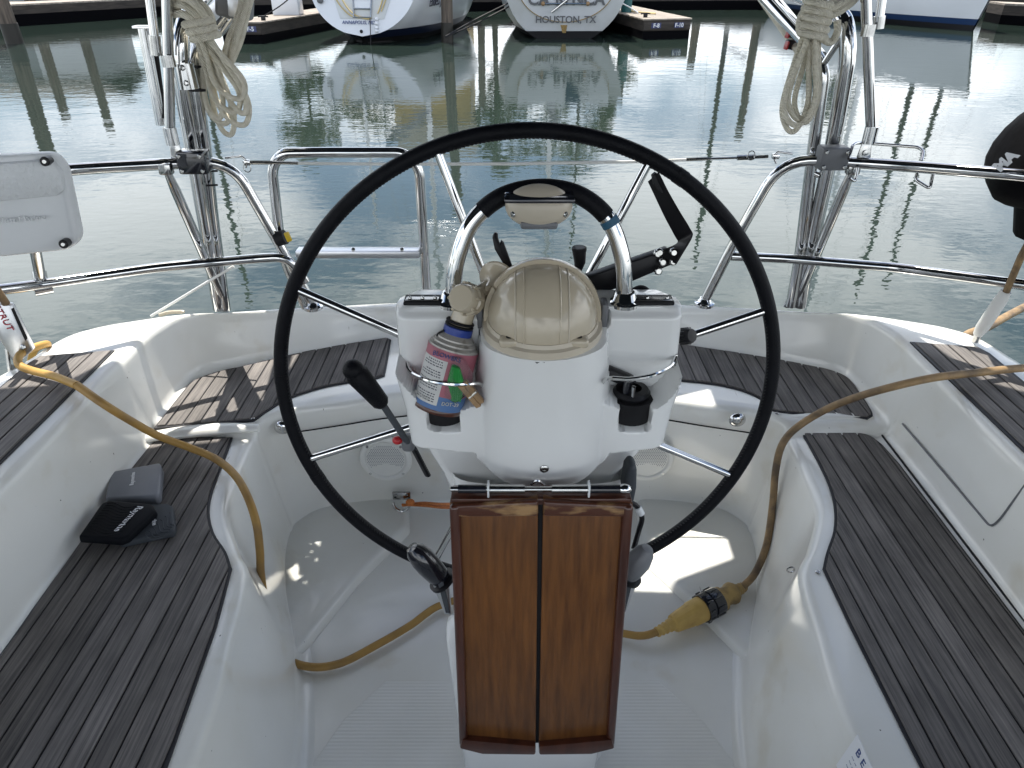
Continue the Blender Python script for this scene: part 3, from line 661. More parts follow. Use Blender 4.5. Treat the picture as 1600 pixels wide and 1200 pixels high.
for sg in (-1, 1):
    if sg < 0: ti, bi_, bo, to = (841, 783), (837, 1176), (718, 1166), (702, 790)
    else: ti, bi_, bo, to = (849, 783), (842, 1176), (960, 1166), (990, 790)
    q = [tpt(*p) for p in (ti, bi_, bo, to)]
    lf = MB().slab([p - TN * .006 for p in q], -TN * .016).build('table_leaf', 'teakv', tb, bevel=.0015)
    # fiddle strips: outer side, head, foot
    s1 = tpt(to[0] + sg * -17, to[1]); s2 = tpt(bo[0] + sg * -13, bo[1])
    MB().slab([q[3] + TN * .004, s1 + TN * .002, s2 + TN * .002, q[2] + TN * .004], -TN * .030).build('edge_strip', 'teakedge', lf, bevel=.006, seg=3)
    h1 = tpt(ti[0], ti[1] + 24); h2 = tpt(to[0] - sg * 4, to[1] + 18)
    MB().slab([q[0] + TN * .001, h1 + TN * .001, h2 + TN * .001, q[3] + TN * .001 - Vector((sg * .004, 0, 0))], -TN * .02).build('head_strip', 'teakworn', lf, bevel=.004, seg=3)
    f1 = tpt(bi_[0], bi_[1] - 14); f2 = tpt(bo[0] - sg * 4, bo[1] - 14); f3 = tpt(bo[0] - sg * 36, bo[1] + 9)
    MB().slab([f1 + TN * .006, q[1] + TN * .006, f3 + TN * .006, q[2] + TN * .006, f2 + TN * .006], -TN * .024).build('foot_strip', 'teakedge', lf, bevel=.004, seg=2)
MB().slab([tpt(836, 786) - TN * .012, tpt(854, 786) - TN * .012, tpt(846, 1170) - TN * .012, tpt(833, 1170) - TN * .012], -TN * .008).build('dark_gap_backing', 'rubber', tb)  # dark strip put behind the leaves for the shade in their gap
hr = U(845, 776, y=.825)
tw = (U(985, 776, y=.825) - U(705, 776, y=.825)).length
MB().box(hr + Vector((0, .004, .0)), (tw, .034, .012)).build('hinge_leaf', 'teakedge', tb, bevel=.003)
rod = MB().tube([U(704, 764, y=.822), U(986, 764, y=.822)], .0042, 12).build('hinge_rod', 'steel', tb)
for a, b in ((716, 760), (764, 820), (862, 920), (922, 970)): MB().tube([U(a, 764, y=.822), U(b, 764, y=.822)], .0066, 14).build('hinge_barrel', 'blkgloss' if a in (716, 922) else 'steel', rod)
for u in (763, 920): MB().box(U(u, 764, y=.822), (.003, .016, .022)).build('clip', 'whitep', rod, bevel=.001, seg=1)
MB().sphere(U(975, 764, y=.822), .008, (1.4, 1, 1), 14, 8).build('rod_end', 'chrome', rod)
MB().tube(crom([U(830, 757, y=.84), U(840, 751, y=.832), U(850, 757, y=.84)], 6), .0022, 6).build('ring', 'chrome', rod)
# black folding handles at the table sides
for sg, px, lab in ((-1, [(650, 862), (668, 884), (690, 905)], 'glossy black folding grip on the left edge of the folded table'), (1, [(1008, 862), (996, 880), (982, 898)], 'grey black folding grip on the right edge of the folded table')):
    P = [U(u, v, y=.845) for u, v in px]
    hd = thing('folding_grip', lab, 'grip', P[2], 'folding grips on the table sides')
    d = (P[2] - P[0]); a0 = P[0] - d * .18; a1 = P[2]
    ll = (a1 - a0).length
    MB().lathe([(.0001, 0), (.010, .002), (.0165, .012), (.0200, .030), (.0205, ll * .55), (.0185, ll * .85), (.0155, ll)], a0, a1 - a0, 20).build('handle', 'blkgloss' if sg < 0 else 'greyp', hd)
    MB().lathe([(.0001, 0), (.024, 0), (.024, .005), (.0001, .005)], a1, a1 - a0, 22).build('collar', 'blk', hd)
    if sg < 0: Q = [U(682, 896, y=.838), U(688, 918, y=.832), U(700, 962, y=.822)]
    else: Q = [U(986, 893, y=.838), U(981, 918, y=.832), U(972, 960, y=.822)]
    MB().slab([Q[0] + Vector((-.012, 0, 0)), Q[0] + Vector((.012, 0, 0)), Q[1] + Vector((.014, 0, 0)), Q[2] + Vector((.006, 0, 0)), Q[2] + Vector((-.006, 0, 0)), Q[1] + Vector((-.012, 0, 0))], (0, .012, 0)).build('bracket', 'alu', hd, bevel=.004, seg=3)
    MB().slab([Q[1] + Vector((-.004, -.001, .02)), Q[1] + Vector((.006, -.001, .015)), Q[2] + Vector((.004, -.001, .01)), Q[2] + Vector((-.003, -.001, .01))], (0, -.002, 0)).build('slot', 'darkgrey', hd)
    MB().lathe([(.0001, .006), (.006, .005), (.008, 0)], Q[0] + Vector((0, -.002, -.004)), (0, -1, 0), 14).build('pivot', 'chrome', hd)

# ================================================================== THROTTLE, KNOBS, LEVERS, ARM
th = thing('throttle_lever', 'black engine throttle lever leaning out from the left side of the pedestal', 'lever', U(665, 740, y=1.0))
A, B, C_ = U(552, 578, y=.93), U(598, 632, y=.945), U(636, 690, y=.965)
MB().tube([A, lerp(A, B, .12), lerp(A, B, .5), lerp(A, B, .92), B], [.013, .019, .0165, .014, .010], 16).build('grip', 'leather', th)
MB().sphere(A, .0165, (1, 1, 1), 16, 10).build('grip_end', 'leather', th)
MB().tube([B, C_], .0078, 12, flat=.7).build('shaft', 'darkgrey', th)
MB().box(lerp(C_, U(640, 692, y=.98), .5), (.022, .026, .028)).build('boss', 'greyp', th, bevel=.008, seg=3)
MB().tube([U(646, 700, y=.985), U(668, 742, y=.995)], .008, 8, flat=.6).build('lower_arm', 'blk', th)
MB().sphere(U(621, 688, y=.965), .0075, (1.2, 1, 1), 12, 8).build('neutral_button', 'red', th)
kb = thing('brake_knob', 'ribbed black wheel brake knob on the right side of the pedestal', 'knob', U(1075, 526, y=1.01))
k0, k1 = U(1064, 526, y=1.02), U(1085, 524, y=1.0)
MB().lathe([(.0001, -.012), (.009, -.012), (.010, 0), (.0125, .001), (.013, .018), (.0105, .024), (.0001, .025)], k0, k1 - k0, 24).build('knob', 'blk', kb)
for k in range(14):
    ax = (k1 - k0).normalized(); e1 = ax.orthogonal().normalized(); e2 = ax.cross(e1); a = 2 * math.pi * k / 14; o_ = (e1 * math.cos(a) + e2 * math.sin(a)) * .0128
    MB().tube([k0 + o_ + ax * .002, k0 + o_ + ax * .018], .0014, 5).build('ridge', 'blk', kb)
lv = thing('gear_lever', 'short black ribbed lever standing behind the compass cover', 'lever', U(905, 425, y=1.06))
MB().tube([U(903, 424, y=1.06), U(906, 410, y=1.06), U(905, 392, y=1.06), U(905, 386, y=1.06)], [.0055, .009, .0110, .0100], 14).build('grip', 'blk', lv)
MB().lathe([(.0112, 0), (.0118, .002), (.0112, .006)], U(905, 392, y=1.06), (0, 0, 1), 16).build('band', 'rubber', lv)
MB().tube([U(902, 446, y=1.06), U(904, 424, y=1.06)], .005, 8).build('stem', 'tape', lv)
l2 = thing('forked_lever', 'flat black forked lever leaning left behind the air horn', 'lever', U(800, 420, y=1.05))
MB().slab([U(793, 424, y=1.05), U(802, 421, y=1.05), U(787, 380, y=1.06), U(783, 376, y=1.06), U(781, 382, y=1.06), U(778, 372, y=1.06), U(778, 366, y=1.06), U(773, 364, y=1.06), U(769, 371, y=1.06), U(773, 390, y=1.055)], (0, .008, 0)).build('blade', 'blk', l2, bevel=.0012, seg=1)
MB().tube([U(797, 440, y=1.05), U(797, 422, y=1.05)], .005, 8).build('stem', 'blk', l2)
arm = thing('instrument_bracket', 'bent black metal arm reaching out to the right behind the guard arch', 'bracket', U(960, 440, y=1.03))
am = [U(910, 452, y=1.03), U(1048, 402, y=1.03)]
dd = (am[1] - am[0]).normalized(); nn = dd.cross(Vector((0, 1, 0))).normalized()
MB().slab([am[0] + nn * .016, am[1] + nn * .013, am[1] - nn * .013, am[0] - nn * .022], (0, .022, 0)).build('beam', 'blk', arm, bevel=.003)
so = crom([U(u, v, y=1.012) for u, v in ((1031, 272), (1045, 300), (1065, 335), (1079, 358), (1082, 370), (1066, 398), (1057, 413))], 5)
si = crom([U(u, v, y=1.036) for u, v in ((1014, 287), (1023, 306), (1040, 342), (1055, 370), (1060, 382), (1040, 392), (1026, 398))], 5)
ms_ = MB(); ms_.grid([so, si, [p + Vector((-.002, 0, .003)) for p in si], [p + Vector((-.002, 0, .003)) for p in so], so]).build('bent_strap', 'blk', arm)
MB().slab([U(1022, 290, y=1.02), U(1019, 276, y=1.02), U(1025, 271, y=1.02), U(1033, 275, y=1.02), U(1034, 281, y=1.02), U(1030, 287, y=1.02), U(1036, 281, y=1.02), U(1042, 298, y=1.02), U(1034, 302, y=1.02)], (0, .012, 0)).build('hook', 'blk', arm, bevel=.0012, seg=1)
for px in ((1030, 394), (1051, 408), (1052, 394), (1035, 409), (1027, 396), (1028, 423)): MB().lathe([(.0065, -.002), (.0065, .004), (.004, .007), (.0001, .007)], U(*px, y=1.024), (0, -1, 0.2), 8).build('bolt', 'steel', arm)
ic = thing('cable_bundle', 'loops of black instrument cable gathered at the foot of the guard arch', 'cable', U(985, 470, y=1.01))
MB().tube(crom([U(940, 470, y=1.03), U(950, 476, y=1.02), U(975, 482, y=1.0), U(1000, 474, y=1.02), U(1012, 466, y=1.04), U(1000, 456, y=1.05), U(985, 460, y=1.045)], 8), .0075, 10).build('cable', 'rubber', ic)
MB().tube(crom([U(985, 462, y=1.04), U(1003, 455, y=1.04), U(1016, 470, y=1.03), U(1016, 482, y=1.02)], 8), .010, 10).build('cable', 'rubber', ic)
MB().tube(crom([U(930, 465, y=1.03), U(948, 458, y=1.03), U(958, 466, y=1.02), U(946, 474, y=1.02), U(944, 462, y=1.02)], 8), .0035, 8).build('cable', 'rubber', ic)
cl = thing('remote_control', 'black handset hanging at the right of the table hinge on its cable', 'handset', U(985, 760, y=.90))
MB().slab([U(972, 772, y=.90), U(978, 738, y=.90), U(986, 728, y=.90), U(996, 733, y=.90), U(995, 765, y=.90), U(990, 790, y=.90)], (0, .035, 0)).build('body', 'darkgrey', cl, bevel=.007, seg=3)
MB().tube(crom([U(986, 785, y=.905), U(997, 793, y=.905), U(1003, 810, y=.905), U(998, 830, y=.90), U(990, 858, y=.88)], 8), .0045, 8).build('cord', 'blk', cl)
MB().tube([U(996, 792, y=.905), U(1002, 803, y=.905)], .0062, 10).build('collar', 'whitep', cl)

# ================================================================== AIR HORN
ah = thing('air_horn', 'dirty air horn can with a cream trumpet leaning in the left cup holder', 'air horn', U(690, 640, y=.92))
cb, ct = U(684, 634, y=.915), U(716, 515, y=.945); ax = (ct - cb).normalized(); hh = (ct - cb).length; rc = .0385
def ring_can(z0, z1, m, name, r0=rc, r1=rc): return MB().lathe([(r0, z0 * hh), (r1, z1 * hh)], cb, ax, 36, cap=False).build(name, m, ah)
MB().lathe([(.0001, 0), (rc * .9, 0), (rc * .98, .004), (rc * .98, .80 * hh), (rc * .86, .83 * hh), (rc * .86, .85 * hh), (rc * .74, .88 * hh), (rc * .74, .90 * hh), (rc * .60, .94 * hh), (rc * .5, .97 * hh), (rc * .45, hh)], cb, ax, 36).build('can', 'canw', ah)
MB().lathe([(rc * .99, -.002), (rc * 1.01, .0), (rc * 1.01, .004), (rc * .99, .006)], cb, ax, 36, cap=False).build('rusty_rim', 'teakedge', ah)
ring_can(.04, .22, 'canb', 'blue_band'); ring_can(.22, .78, 'canr', 'red_wrap')
e1 = ax.orthogonal().normalized(); e2 = ax.cross(e1)
def ang_of(v):                              # lathe angle of direction v round the can
    v = Vector(v); return math.atan2(v.dot(e2), v.dot(e1))
a_front = ang_of(CAM - cb)
def patch(a0, a1, z0, z1, m, name, k=1.006):
    mbp = MB(); n_ = 14; rws = []
    for z in (z0, z1): rws.append([cb + ax * (z * hh) + (e1 * math.cos(a0 + (a1 - a0) * j / n_) + e2 * math.sin(a0 + (a1 - a0) * j / n_)) * rc * k for j in range(n_ + 1)])
    return mbp.grid(rws).build(name, m, ah, recalc=False)
sgn = 1 if (cb + (e1 * math.cos(a_front + .5) + e2 * math.sin(a_front + .5))).x < (cb + (e1 * math.cos(a_front) + e2 * math.sin(a_front))).x else -1
patch(a_front + sgn * 1.35, a_front + sgn * .05, .10, .66, 'canl', 'white_label')
tx = MB()
for i in range(17):                         # rows of small print
    z = .13 + i * .031
    if i in (4, 9, 13): continue
    w0, w1 = .18 + .05 * random.random(), 1.25 - .35 * random.random(); a = w0
    while a < w1:
        b = min(w1, a + random.uniform(.04, .13)); rws = []
        for q in (z, z + .013): rws.append([cb + ax * (q * hh) + (e1 * math.cos(a_front + sgn * lerp(a, b, j / 3)) + e2 * math.sin(a_front + sgn * lerp(a, b, j / 3))) * rc * 1.010 for j in range(4)])
        tx.grid(rws); a = b + .035
o = tx.build('small_print', 'ink', ah, recalc=False); o['kind'] = 'stuff'
def can_text(s_, a, z, size, m):
    p = cb + ax * (z * hh) + (e1 * math.cos(a) + e2 * math.sin(a)) * rc * 1.02; nrm = (e1 * math.cos(a) + e2 * math.sin(a)); xx = ax.cross(nrm)
    text(s_, size, m, ah, frame(p, xx, ax), extr=.0006)
can_text('BLOWERS', a_front + sgn * .15, .72, .0095, 'inkblue'); can_text('DOT-39', a_front - sgn * .45, .15, .008, 'canl')
can_text('ECO SAFE', a_front + sgn * .8, .15, .007, 'canl')
MB().lathe([(rc * .55, 0), (rc * .57, .002), (rc * .57, .016), (rc * .5, .018)], ct - ax * .012, ax, 28).build('blue_collar', 'blue', ah)
nb = ct + ax * .010; noz = U(733, 468, y=.955)
MB().tube([nb - ax * .01, lerp(nb, noz, .5), noz], [.017, .0165, .014], 14).build('neck', 'cream', ah)
fd = (Vector((0, -.80, .45)) + Vector((-.35, 0, 0))).normalized()
MB().lathe([(.0001, .03), (.018, .03), (.0205, .026), (.0215, .012), (.024, .010), (.024, -.004), (.020, -.006), (.019, -.03), (.0001, -.03)], noz, fd, 28).build('diaphragm_housing', 'cream', ah)
for k in range(8):
    a = k * math.pi / 4; q1 = fd.orthogonal().normalized(); q2 = fd.cross(q1)
    MB().tube([noz + (q1 * math.cos(a) + q2 * math.sin(a)) * .0235 + fd * .002, noz + (q1 * math.cos(a) + q2 * math.sin(a)) * .0225 + fd * .022], .0024, 6).build('ridge', 'cream', ah)
bell = U(776, 437, y=.985); bd = (bell - noz).normalized(); bl = (bell - noz).length
MB().tube([noz, lerp(noz, bell, .8)], [.011, .0095], 14).build('horn_pipe', 'cream', ah)
MB().lathe([(.0085, -.034), (.0095, -.018), (.014, -.008), (.021, -.002), (.0275, .001), (.0285, .004), (.0265, .004), (.018, .0), (.0001, -.006)], bell, Vector((.28, .90, .10)), 32, cap=False).build('trumpet', 'cream', ah)
for k in range(3): MB().tube([ct + ax * (.002 + k * .005) + (e1 * math.cos(a) + e2 * math.sin(a)) * .0195 for a in [2 * math.pi * j / 20 for j in range(20)]], .0022, 6, closed=True).build('cord_wrap', 'rubber', ah)
MB().tube(crom([ct + Vector((-.02, -.01, .004)), ct + Vector((-.030, -.01, -.004)), ct + Vector((-.026, -.02, -.012))], 5), .002, 6).build('cord_end', 'rubber', ah)
# plastic bag with green floss and a wooden peg tucked beside it
bgt = thing('plastic_bag', 'clear plastic bag of green line tucked beside the air horn can', 'plastic bag', U(715, 600, y=.885))
gp = [U(704, 625, y=.888), U(722, 628, y=.888), U(724, 596, y=.882), U(718, 576, y=.882), U(706, 572, y=.884), U(699, 598, y=.886)]
MB().slab(gp, (0, .010, 0)).build('green_line', 'green', bgt, bevel=.004)
for k in range(5): MB().tube([lerp(gp[0], gp[1], .15 + k * .17) + Vector((0, -.0005, 0)), lerp(gp[4], gp[3], .15 + k * .17) + Vector((0, -.0005, 0))], .0012, 5).build('strand', 'green', bgt)
bq = [U(692, 622, y=.880), U(712, 634, y=.878), U(734, 616, y=.878), U(740, 596, y=.886), U(726, 568, y=.888), U(708, 560, y=.888), U(702, 585, y=.882)]
MB().slab(bq, (0, .022, 0)).build('bag', 'clear', bgt, bevel=.006, seg=2)
pgp = thing('clothes_peg', 'small wooden clothes peg clipped beside the plastic bag', 'clothes peg', U(735, 610, y=.89))
MB().tube([U(719, 600, y=.885), U(748, 634, y=.892)], .0055, 4).build('jaw', 'wood', pgp)
MB().tube([U(726, 596, y=.885), U(753, 628, y=.892)], .0050, 4).build('jaw', 'wood', pgp)
MB().tube([U(733, 622, y=.886), U(744, 612, y=.886)], .002, 6).build('spring', 'steel', pgp)

# ================================================================== INSTRUMENT COVERS ON THE PORT SEAT
def cover(px, z0, h, m, lab, txt, tsz, tp, rotdir, ribs=None, dome=0.0, mprint='print'):
    top = [U(u, v, z=z0 + h) for u, v in px]; c = sum(top, Vector()) / len(top); ctr = Vector((c.x, c.y, z0))
    t = thing('instrument_cover', lab, 'instrument cover', ctr, 'instrument covers on the left seat')
    MB().prism([(p.x, p.y) for p in [c + (q - c) * 1.02 for q in top]], z0, z0 + h, [(p.x, p.y) for p in [c + (q - c) * .985 for q in top]]).build('shell', m, t, bevel=.006, seg=3, ang=60)
    d = (U(*rotdir[1], z=z0 + h) - U(*rotdir[0], z=z0 + h)); pos = U(*tp, z=z0 + h + .0006)
    text(txt, tsz, mprint, t, frame(pos, d, Vector((-d.y, d.x, 0))), font_off=.0004)
    if ribs:
        a, b, n_ = ribs
        for k in range(n_):
            f = (k + .5) / n_; p0, p1 = lerp(U(*a[0], z=z0 + h), U(*a[1], z=z0 + h), f), lerp(U(*b[0], z=z0 + h), U(*b[1], z=z0 + h), f)
            pts = [lerp(p0, p1, s_ / 16) + Vector((0, .006 * math.sin(s_ / 16 * 2.2 * math.pi + .6), .0004)) for s_ in range(17)]
            MB().tube(pts, .0011, 5).build('rib', m, t)
    return t
z0 = .3785
cover([(172, 736), (250, 722), (253, 729), (249, 771), (244, 776), (163, 779)], z0, .027, 'midgrey', 'mid grey smooth instrument cover lying behind the two black ones', 'Raymarine', .0125, (207, 748), ((205, 758), (208, 735)))
lg = cover([(186, 848), (272, 830), (274, 822), (270, 790), (262, 785), (228, 787), (206, 815)], z0, .018, 'darkgrey', 'dark grey ribbed instrument cover underneath the black one', 'marine', .014, (241, 812), ((237, 800), (238, 825)), ribs=(((215, 840), (268, 800)), ((250, 845), (272, 822)), 7))
cover([(121, 838), (188, 843), (200, 838), (244, 797), (238, 786), (170, 780), (158, 785)], z0 + .018, .020, 'blackcov', 'black ribbed instrument cover on top of the dark grey one', 'Raymarine', .020, (201, 810), ((218, 793), (186, 826)), ribs=(((130, 835), (168, 786)), ((186, 838), (222, 790)), 12))
gd = U(226, 740, z=z0 + .0345)
# ================================================================== SHORE POWER CABLE
sp = thing('shore_power_cord', 'thick yellow shore power cord looping across the cockpit with a black locking plug', 'power cord', U(700, 960, z=.01))
zc = .62
c1 = [(-1.52, 1.84, -.7), (-1.47, 1.81, .25), (-1.37, 1.775, .52), U(74, 538, z=.605), U(45, 546, z=.625), U(30, 556, z=.635), U(30, 570, z=.632), U(50, 579, z=.626), U(85, 588, z=.626), U(120, 602, z=.628)]
c2 = [U(120, 602, z=.628), U(160, 630, z=.60), U(200, 655, z=.54), U(245, 680, z=.47), U(290, 697, z=.425), U(335, 716, z=.402), U(365, 740, z=.398), U(385, 772, z=.385), U(400, 815, z=.345), U(406, 860, z=.28), U(408, 900, z=.21), U(418, 960, z=.12), U(440, 1020, z=.045), U(478, 1041, z=.020), U(530, 1037, z=.018), U(590, 1007, z=.018), U(640, 978, z=.018), U(690, 945, z=.018), U(760, 935, z=.018), U(880, 970, z=.018), U(975, 990, z=.020), U(1005, 993, z=.028), U(1028, 987, z=.036)]
MB().tube(crom(c1, 8), .0098, 14).build('cable', 'cablelt', sp); MB().tube(crom(c2, 8), .0098, 14).build('cable', 'cable', sp)
c3 = [U(1160, 918, z=.050), U(1180, 895, z=.07), U(1198, 850, z=.12), U(1207, 790, z=.20), U(1212, 735, z=.30), U(1222, 695, z=.38), U(1245, 668, z=.415), U(1290, 640, z=.47), U(1340, 620, z=.54), U(1400, 603, z=.60), U(1460, 590, z=.628), U(1520, 583, z=.630), U(1600, 575, z=.63), U(1690, 574, z=.62), (1.47, 1.50, .52), (1.56, 1.52, .1), (1.60, 1.55, -.7)]
MB().tube(crom(c3, 8), .0098, 14).build('cable', 'cabledirty', sp)
pa, pb = U(1026, 988, z=.036), U(1164, 916, z=.045); ax = (pb - pa).normalized(); LL = (pb - pa).length
def pl(prof, m, name): return MB().lathe([(r, h * LL) for r, h in prof], pa, ax, 32).build(name, m, sp)
pl([(.0001, 0), (.0125, .0), (.0135, .01), (.0115, .03), (.0145, .05), (.0125, .07), (.0155, .09), (.0135, .115), (.0165, .13), (.0165, .17), (.022, .18), (.0265, .26), (.029, .36), (.0325, .38), (.033, .50), (.0001, .50)], 'plugy', 'socket_body')
lk = pl([(.0001, .49), (.037, .49), (.038, .50), (.038, .545), (.0345, .55), (.0345, .575), (.0385, .58), (.0385, .66), (.036, .68), (.0001, .68)], 'blkgloss', 'locking_ring')
for k in range(10):
    e1 = ax.orthogonal().normalized(); e2 = ax.cross(e1); a = 2 * math.pi * k / 10; o_ = (e1 * math.cos(a) + e2 * math.sin(a)) * .0385
    MB().tube([pa + o_ + ax * LL * .50, pa + o_ + ax * LL * .545], .0026, 6).build('ring_lug', 'blkgloss', lk); MB().tube([pa + o_ * 1.01 + ax * LL * .585, pa + o_ * 1.01 + ax * LL * .655], .0022, 6).build('ring_lug', 'blkgloss', lk)
pl([(.0001, .67), (.0335, .67), (.0345, .69), (.0325, .72), (.026, .73), (.025, .79), (.029, .82), (.030, .85), (.024, .88), (.0165, .89), (.0155, .905), (.0165, .915), (.0145, .93), (.0155, .945), (.013, .96), (.014, .975), (.011, 1.0), (.0001, 1.0)], 'plugd', 'plug_body')
for k in range(12):
    e1 = ax.orthogonal().normalized(); e2 = ax.cross(e1); a = 2 * math.pi * k / 12; o_ = (e1 * math.cos(a) + e2 * math.sin(a))
    MB().tube([pa + o_ * .0225 + ax * LL * .19, pa + o_ * .0292 + ax * LL * .36], .0014, 5).build('grip_rib', 'plugy', sp)

# ================================================================== STERN RAILS
Y0 = 1.95                                   # plane of the stern rails
def tub(name, par, pts, r, m='chrome', rad=0, n=14, k=8): 
    P = rounded(pts, rad, k) if rad else pts
    return MB().tube(P, r, n).build(name, m, par)
rl = thing('stern_rail', 'left stern rail with a black clamp where it bends down', 'stern rail', U(487, 477, y=Y0), 'stern rails')
rr_ = thing('stern_rail', 'right stern rail with a grey clamp where it bends down', 'stern rail', U(1100, 472, y=Y0), 'stern rails')
tub('top_rail', rl, [Vector((-1.50, .1, U(-60, 282, y=1.55).z)), Vector((-1.47, .9, U(-60, 282, y=1.55).z)), U(-60, 282, y=1.55), U(100, 265, y=1.75), U(260, 256, y=1.88), U(362, 252, y=Y0), U(425, 362, y=Y0 + .02), U(490, 477, y=Y0 + .05)], .0145, rad=.09)
tub('mid_rail', rl, [Vector((-1.50, .1, U(-60, 460, y=1.55).z)), Vector((-1.47, .9, U(-60, 460, y=1.55).z)), U(-60, 460, y=1.55), U(60, 445, y=1.68), U(250, 417, y=1.84), U(400, 404, y=Y0), U(450, 401, y=Y0 + .02), U(478, 440, y=Y0 + .04)], .0135, rad=.06)
tub('top_rail', rr_, [Vector((1.50, .1, U(1680, 283, y=1.60).z)), Vector((1.48, .9, U(1680, 283, y=1.60).z)), U(1680, 283, y=1.60), U(1600, 274, y=1.66), U(1400, 258, y=1.86), U(1222, 247, y=Y0), U(1150, 372, y=Y0 + .02), U(1100, 472, y=Y0 + .05)], .0145, rad=.09)
tub('mid_rail', rr_, [Vector((1.50, .1, U(1680, 458, y=1.60).z)), Vector((1.48, .9, U(1680, 458, y=1.60).z)), U(1680, 458, y=1.60), U(1600, 445, y=1.66), U(1400, 418, y=1.86), U(1230, 404, y=Y0), U(1143, 400, y=Y0 + .02)], .0135, rad=.03)
for p, par in ((U(489, 476, y=Y0 + .05), rl), (U(1101, 471, y=Y0 + .05), rr_)): MB().lathe([(.030, -.012), (.030, -.004), (.022, 0), (.016, .012)], p, (0, 0, 1), 20).build('foot_flange', 'chrome', par)
def clampbox(c, m, par):
    b = MB().box(c, (.074, .05, .058)).build('clamp', m, par, bevel=.006, seg=2)
    for sx in (-1, 1):
        for sz in (-1, 1): screw(c + Vector((sx * .027, -.0265, sz * .019)), (0, -1, 0), .0055, b)
    return b
clampbox(U(304, 252, y=1.885), 'blkgloss', rl); clampbox(U(1300, 246, y=1.905), 'greyp', rr_)
MB().tube([U(432, 374, y=Y0 + .018), U(446, 370, y=Y0 + .018)], .021, 16).build('strap', 'rubber', rl)
MB().box(U(450, 370, y=Y0), (.014, .012, .028), Matrix.Rotation(R(-15), 4, 'Y')).build('buckle', 'yellow', rl, bevel=.003)
tub('line_hook', rl, [U(352, 247, y=Y0), U(378, 244, y=Y0), U(386, 252, y=Y0), U(384, 262, y=Y0)], .003, rad=.02)
tub('line_hook', rr_, [U(1238, 240, y=Y0), U(1214, 237, y=Y0), U(1209, 247, y=Y0), U(1213, 255, y=Y0)], .003, rad=.02)
# strut from rail bracket down
def strut(par, top, bot, mid, y0, y1):
    a, b = U(*top, y=y0), U(*bot, y=y1); MB().tube([a, lerp(a, b, .12), lerp(a, b, .5), b], [.010, .0135, .0135, .0135], 12).build('strut', 'chrome', par)
    MB().box(a + Vector((0, -.004, .012)), (.034, .024, .03)).build('strut_bracket', 'steel', par, bevel=.005)
strut(rl, (262, 270), (350, 470), None, 1.87, 2.0); strut(rr_, (1330, 270), (1245, 470), None, 1.90, 2.0)
# wire lifeline across the stern
lf = thing('stern_lifeline', 'white coated wire lifeline stretched across the stern between the rails', 'lifeline', U(790, 255, y=Y0))
lp = [U(384, 253, y=Y0), U(560, 256, y=Y0), U(800, 255, y=Y0), U(1000, 253, y=Y0), U(1212, 243, y=Y0)]
MB().tube([U(460, 255, y=Y0), U(620, 256.5, y=Y0), U(800, 256, y=Y0), U(1000, 252.5, y=Y0), U(1075, 249.5, y=Y0)], .0042, 8).build('wire', 'tube', lf)
for a, b, r in (((392, 254), (425, 254), .0055), ((425, 254), (466, 255), .0045), ((1072, 249.5), (1107, 248), .0045), ((1107, 248), (1152, 246.5), .003), ((1152, 246.5), (1178, 245.5), .0070), ((1178, 245.5), (1200, 244.5), .0045)): MB().tube([U(*a, y=Y0), U(*b, y=Y0)], r, 8).build('turnbuckle', 'steel', lf)
for px in ((386, 254), (1212, 244)): MB().box(U(*px, y=Y0), (.020, .014, .014)).build('jaw', 'chrome', lf, bevel=.003)
for px in ((1174, 243), (386, 262)): MB().tube([U(*px, y=Y0 - .01) + Vector((.010 * math.cos(a), 0, .012 * math.sin(a))) for a in [2 * math.pi * k / 14 for k in range(14)]], .0014, 6, closed=True).build('split_ring', 'steel', lf)
# boarding hoop with fold-down step
hp_ = thing('boarding_hoop', 'tall stainless boarding hoop with a flat step left of the wheel', 'boarding ladder', U(665, 475, y=2.02), None)
tub('hoop', hp_, [U(478, 480, y=2.0), U(440, 400, y=2.0), U(425, 262, y=2.0), U(440, 239, y=2.0), U(500, 238, y=2.0), U(632, 238, y=2.02), U(655, 262, y=2.02), U(668, 476, y=2.04)], .0145, rad=.07)
MB().box(lerp(U(463, 396, y=2.0), U(657, 393, y=2.02), .5), ((U(657, 393, y=2.02) - U(463, 396, y=2.0)).length, .045, .022)).build('step', 'alu', hp_, bevel=.004)
for u in (552, 628): screw(U(u, 390, y=1.985), (0, -1, .5), .006, hp_)
# ================================================================== DAVIT POSTS (paired tubes)
dl = thing('davit_post', 'paired stainless davit posts on the left under the hanging rope coil', 'davit', U(350, 480, y=2.0), 'davit posts')
tub('post', dl, [U(343, 482, y=2.0), U(306, 260, y=1.96), U(282, 120, y=1.94), U(283, 40, y=1.95), U(330, -20, y=2.2), U(400, -60, y=2.6)], .0205, rad=.10)
tub('post', dl, [U(352, 484, y=2.0), U(331, 330, y=1.985), U(322, 240, y=1.97), U(302, 110, y=1.95), U(318, 30, y=2.05)], .0165, rad=.06)
tub('brace', dl, [U(338, 484, y=2.02), U(352, 455, y=2.0), U(322, 330, y=1.975)], .009, rad=.03)
MB().tube([U(286, 98, y=1.93), U(295, 138, y=1.93)], .027, 16).build('sleeve', 'chrome', dl)
for px in ((285, 106), (291, 130)): screw(U(*px, y=1.903), (0, -1, .1), .007, dl)
for v in (268, 290): MB().tube([U(322, v, y=1.95), U(340, v - 1, y=1.95)], .003, 6).build('zip_tie', 'blk', dl)
for v in (104, 141): MB().lathe([(.019, -.003), (.02, 0), (.019, .003)], U(304 + (v - 104) * .15, v, y=1.95), (0, .1, 1), 16).build('zip_tie', 'blk', dl)
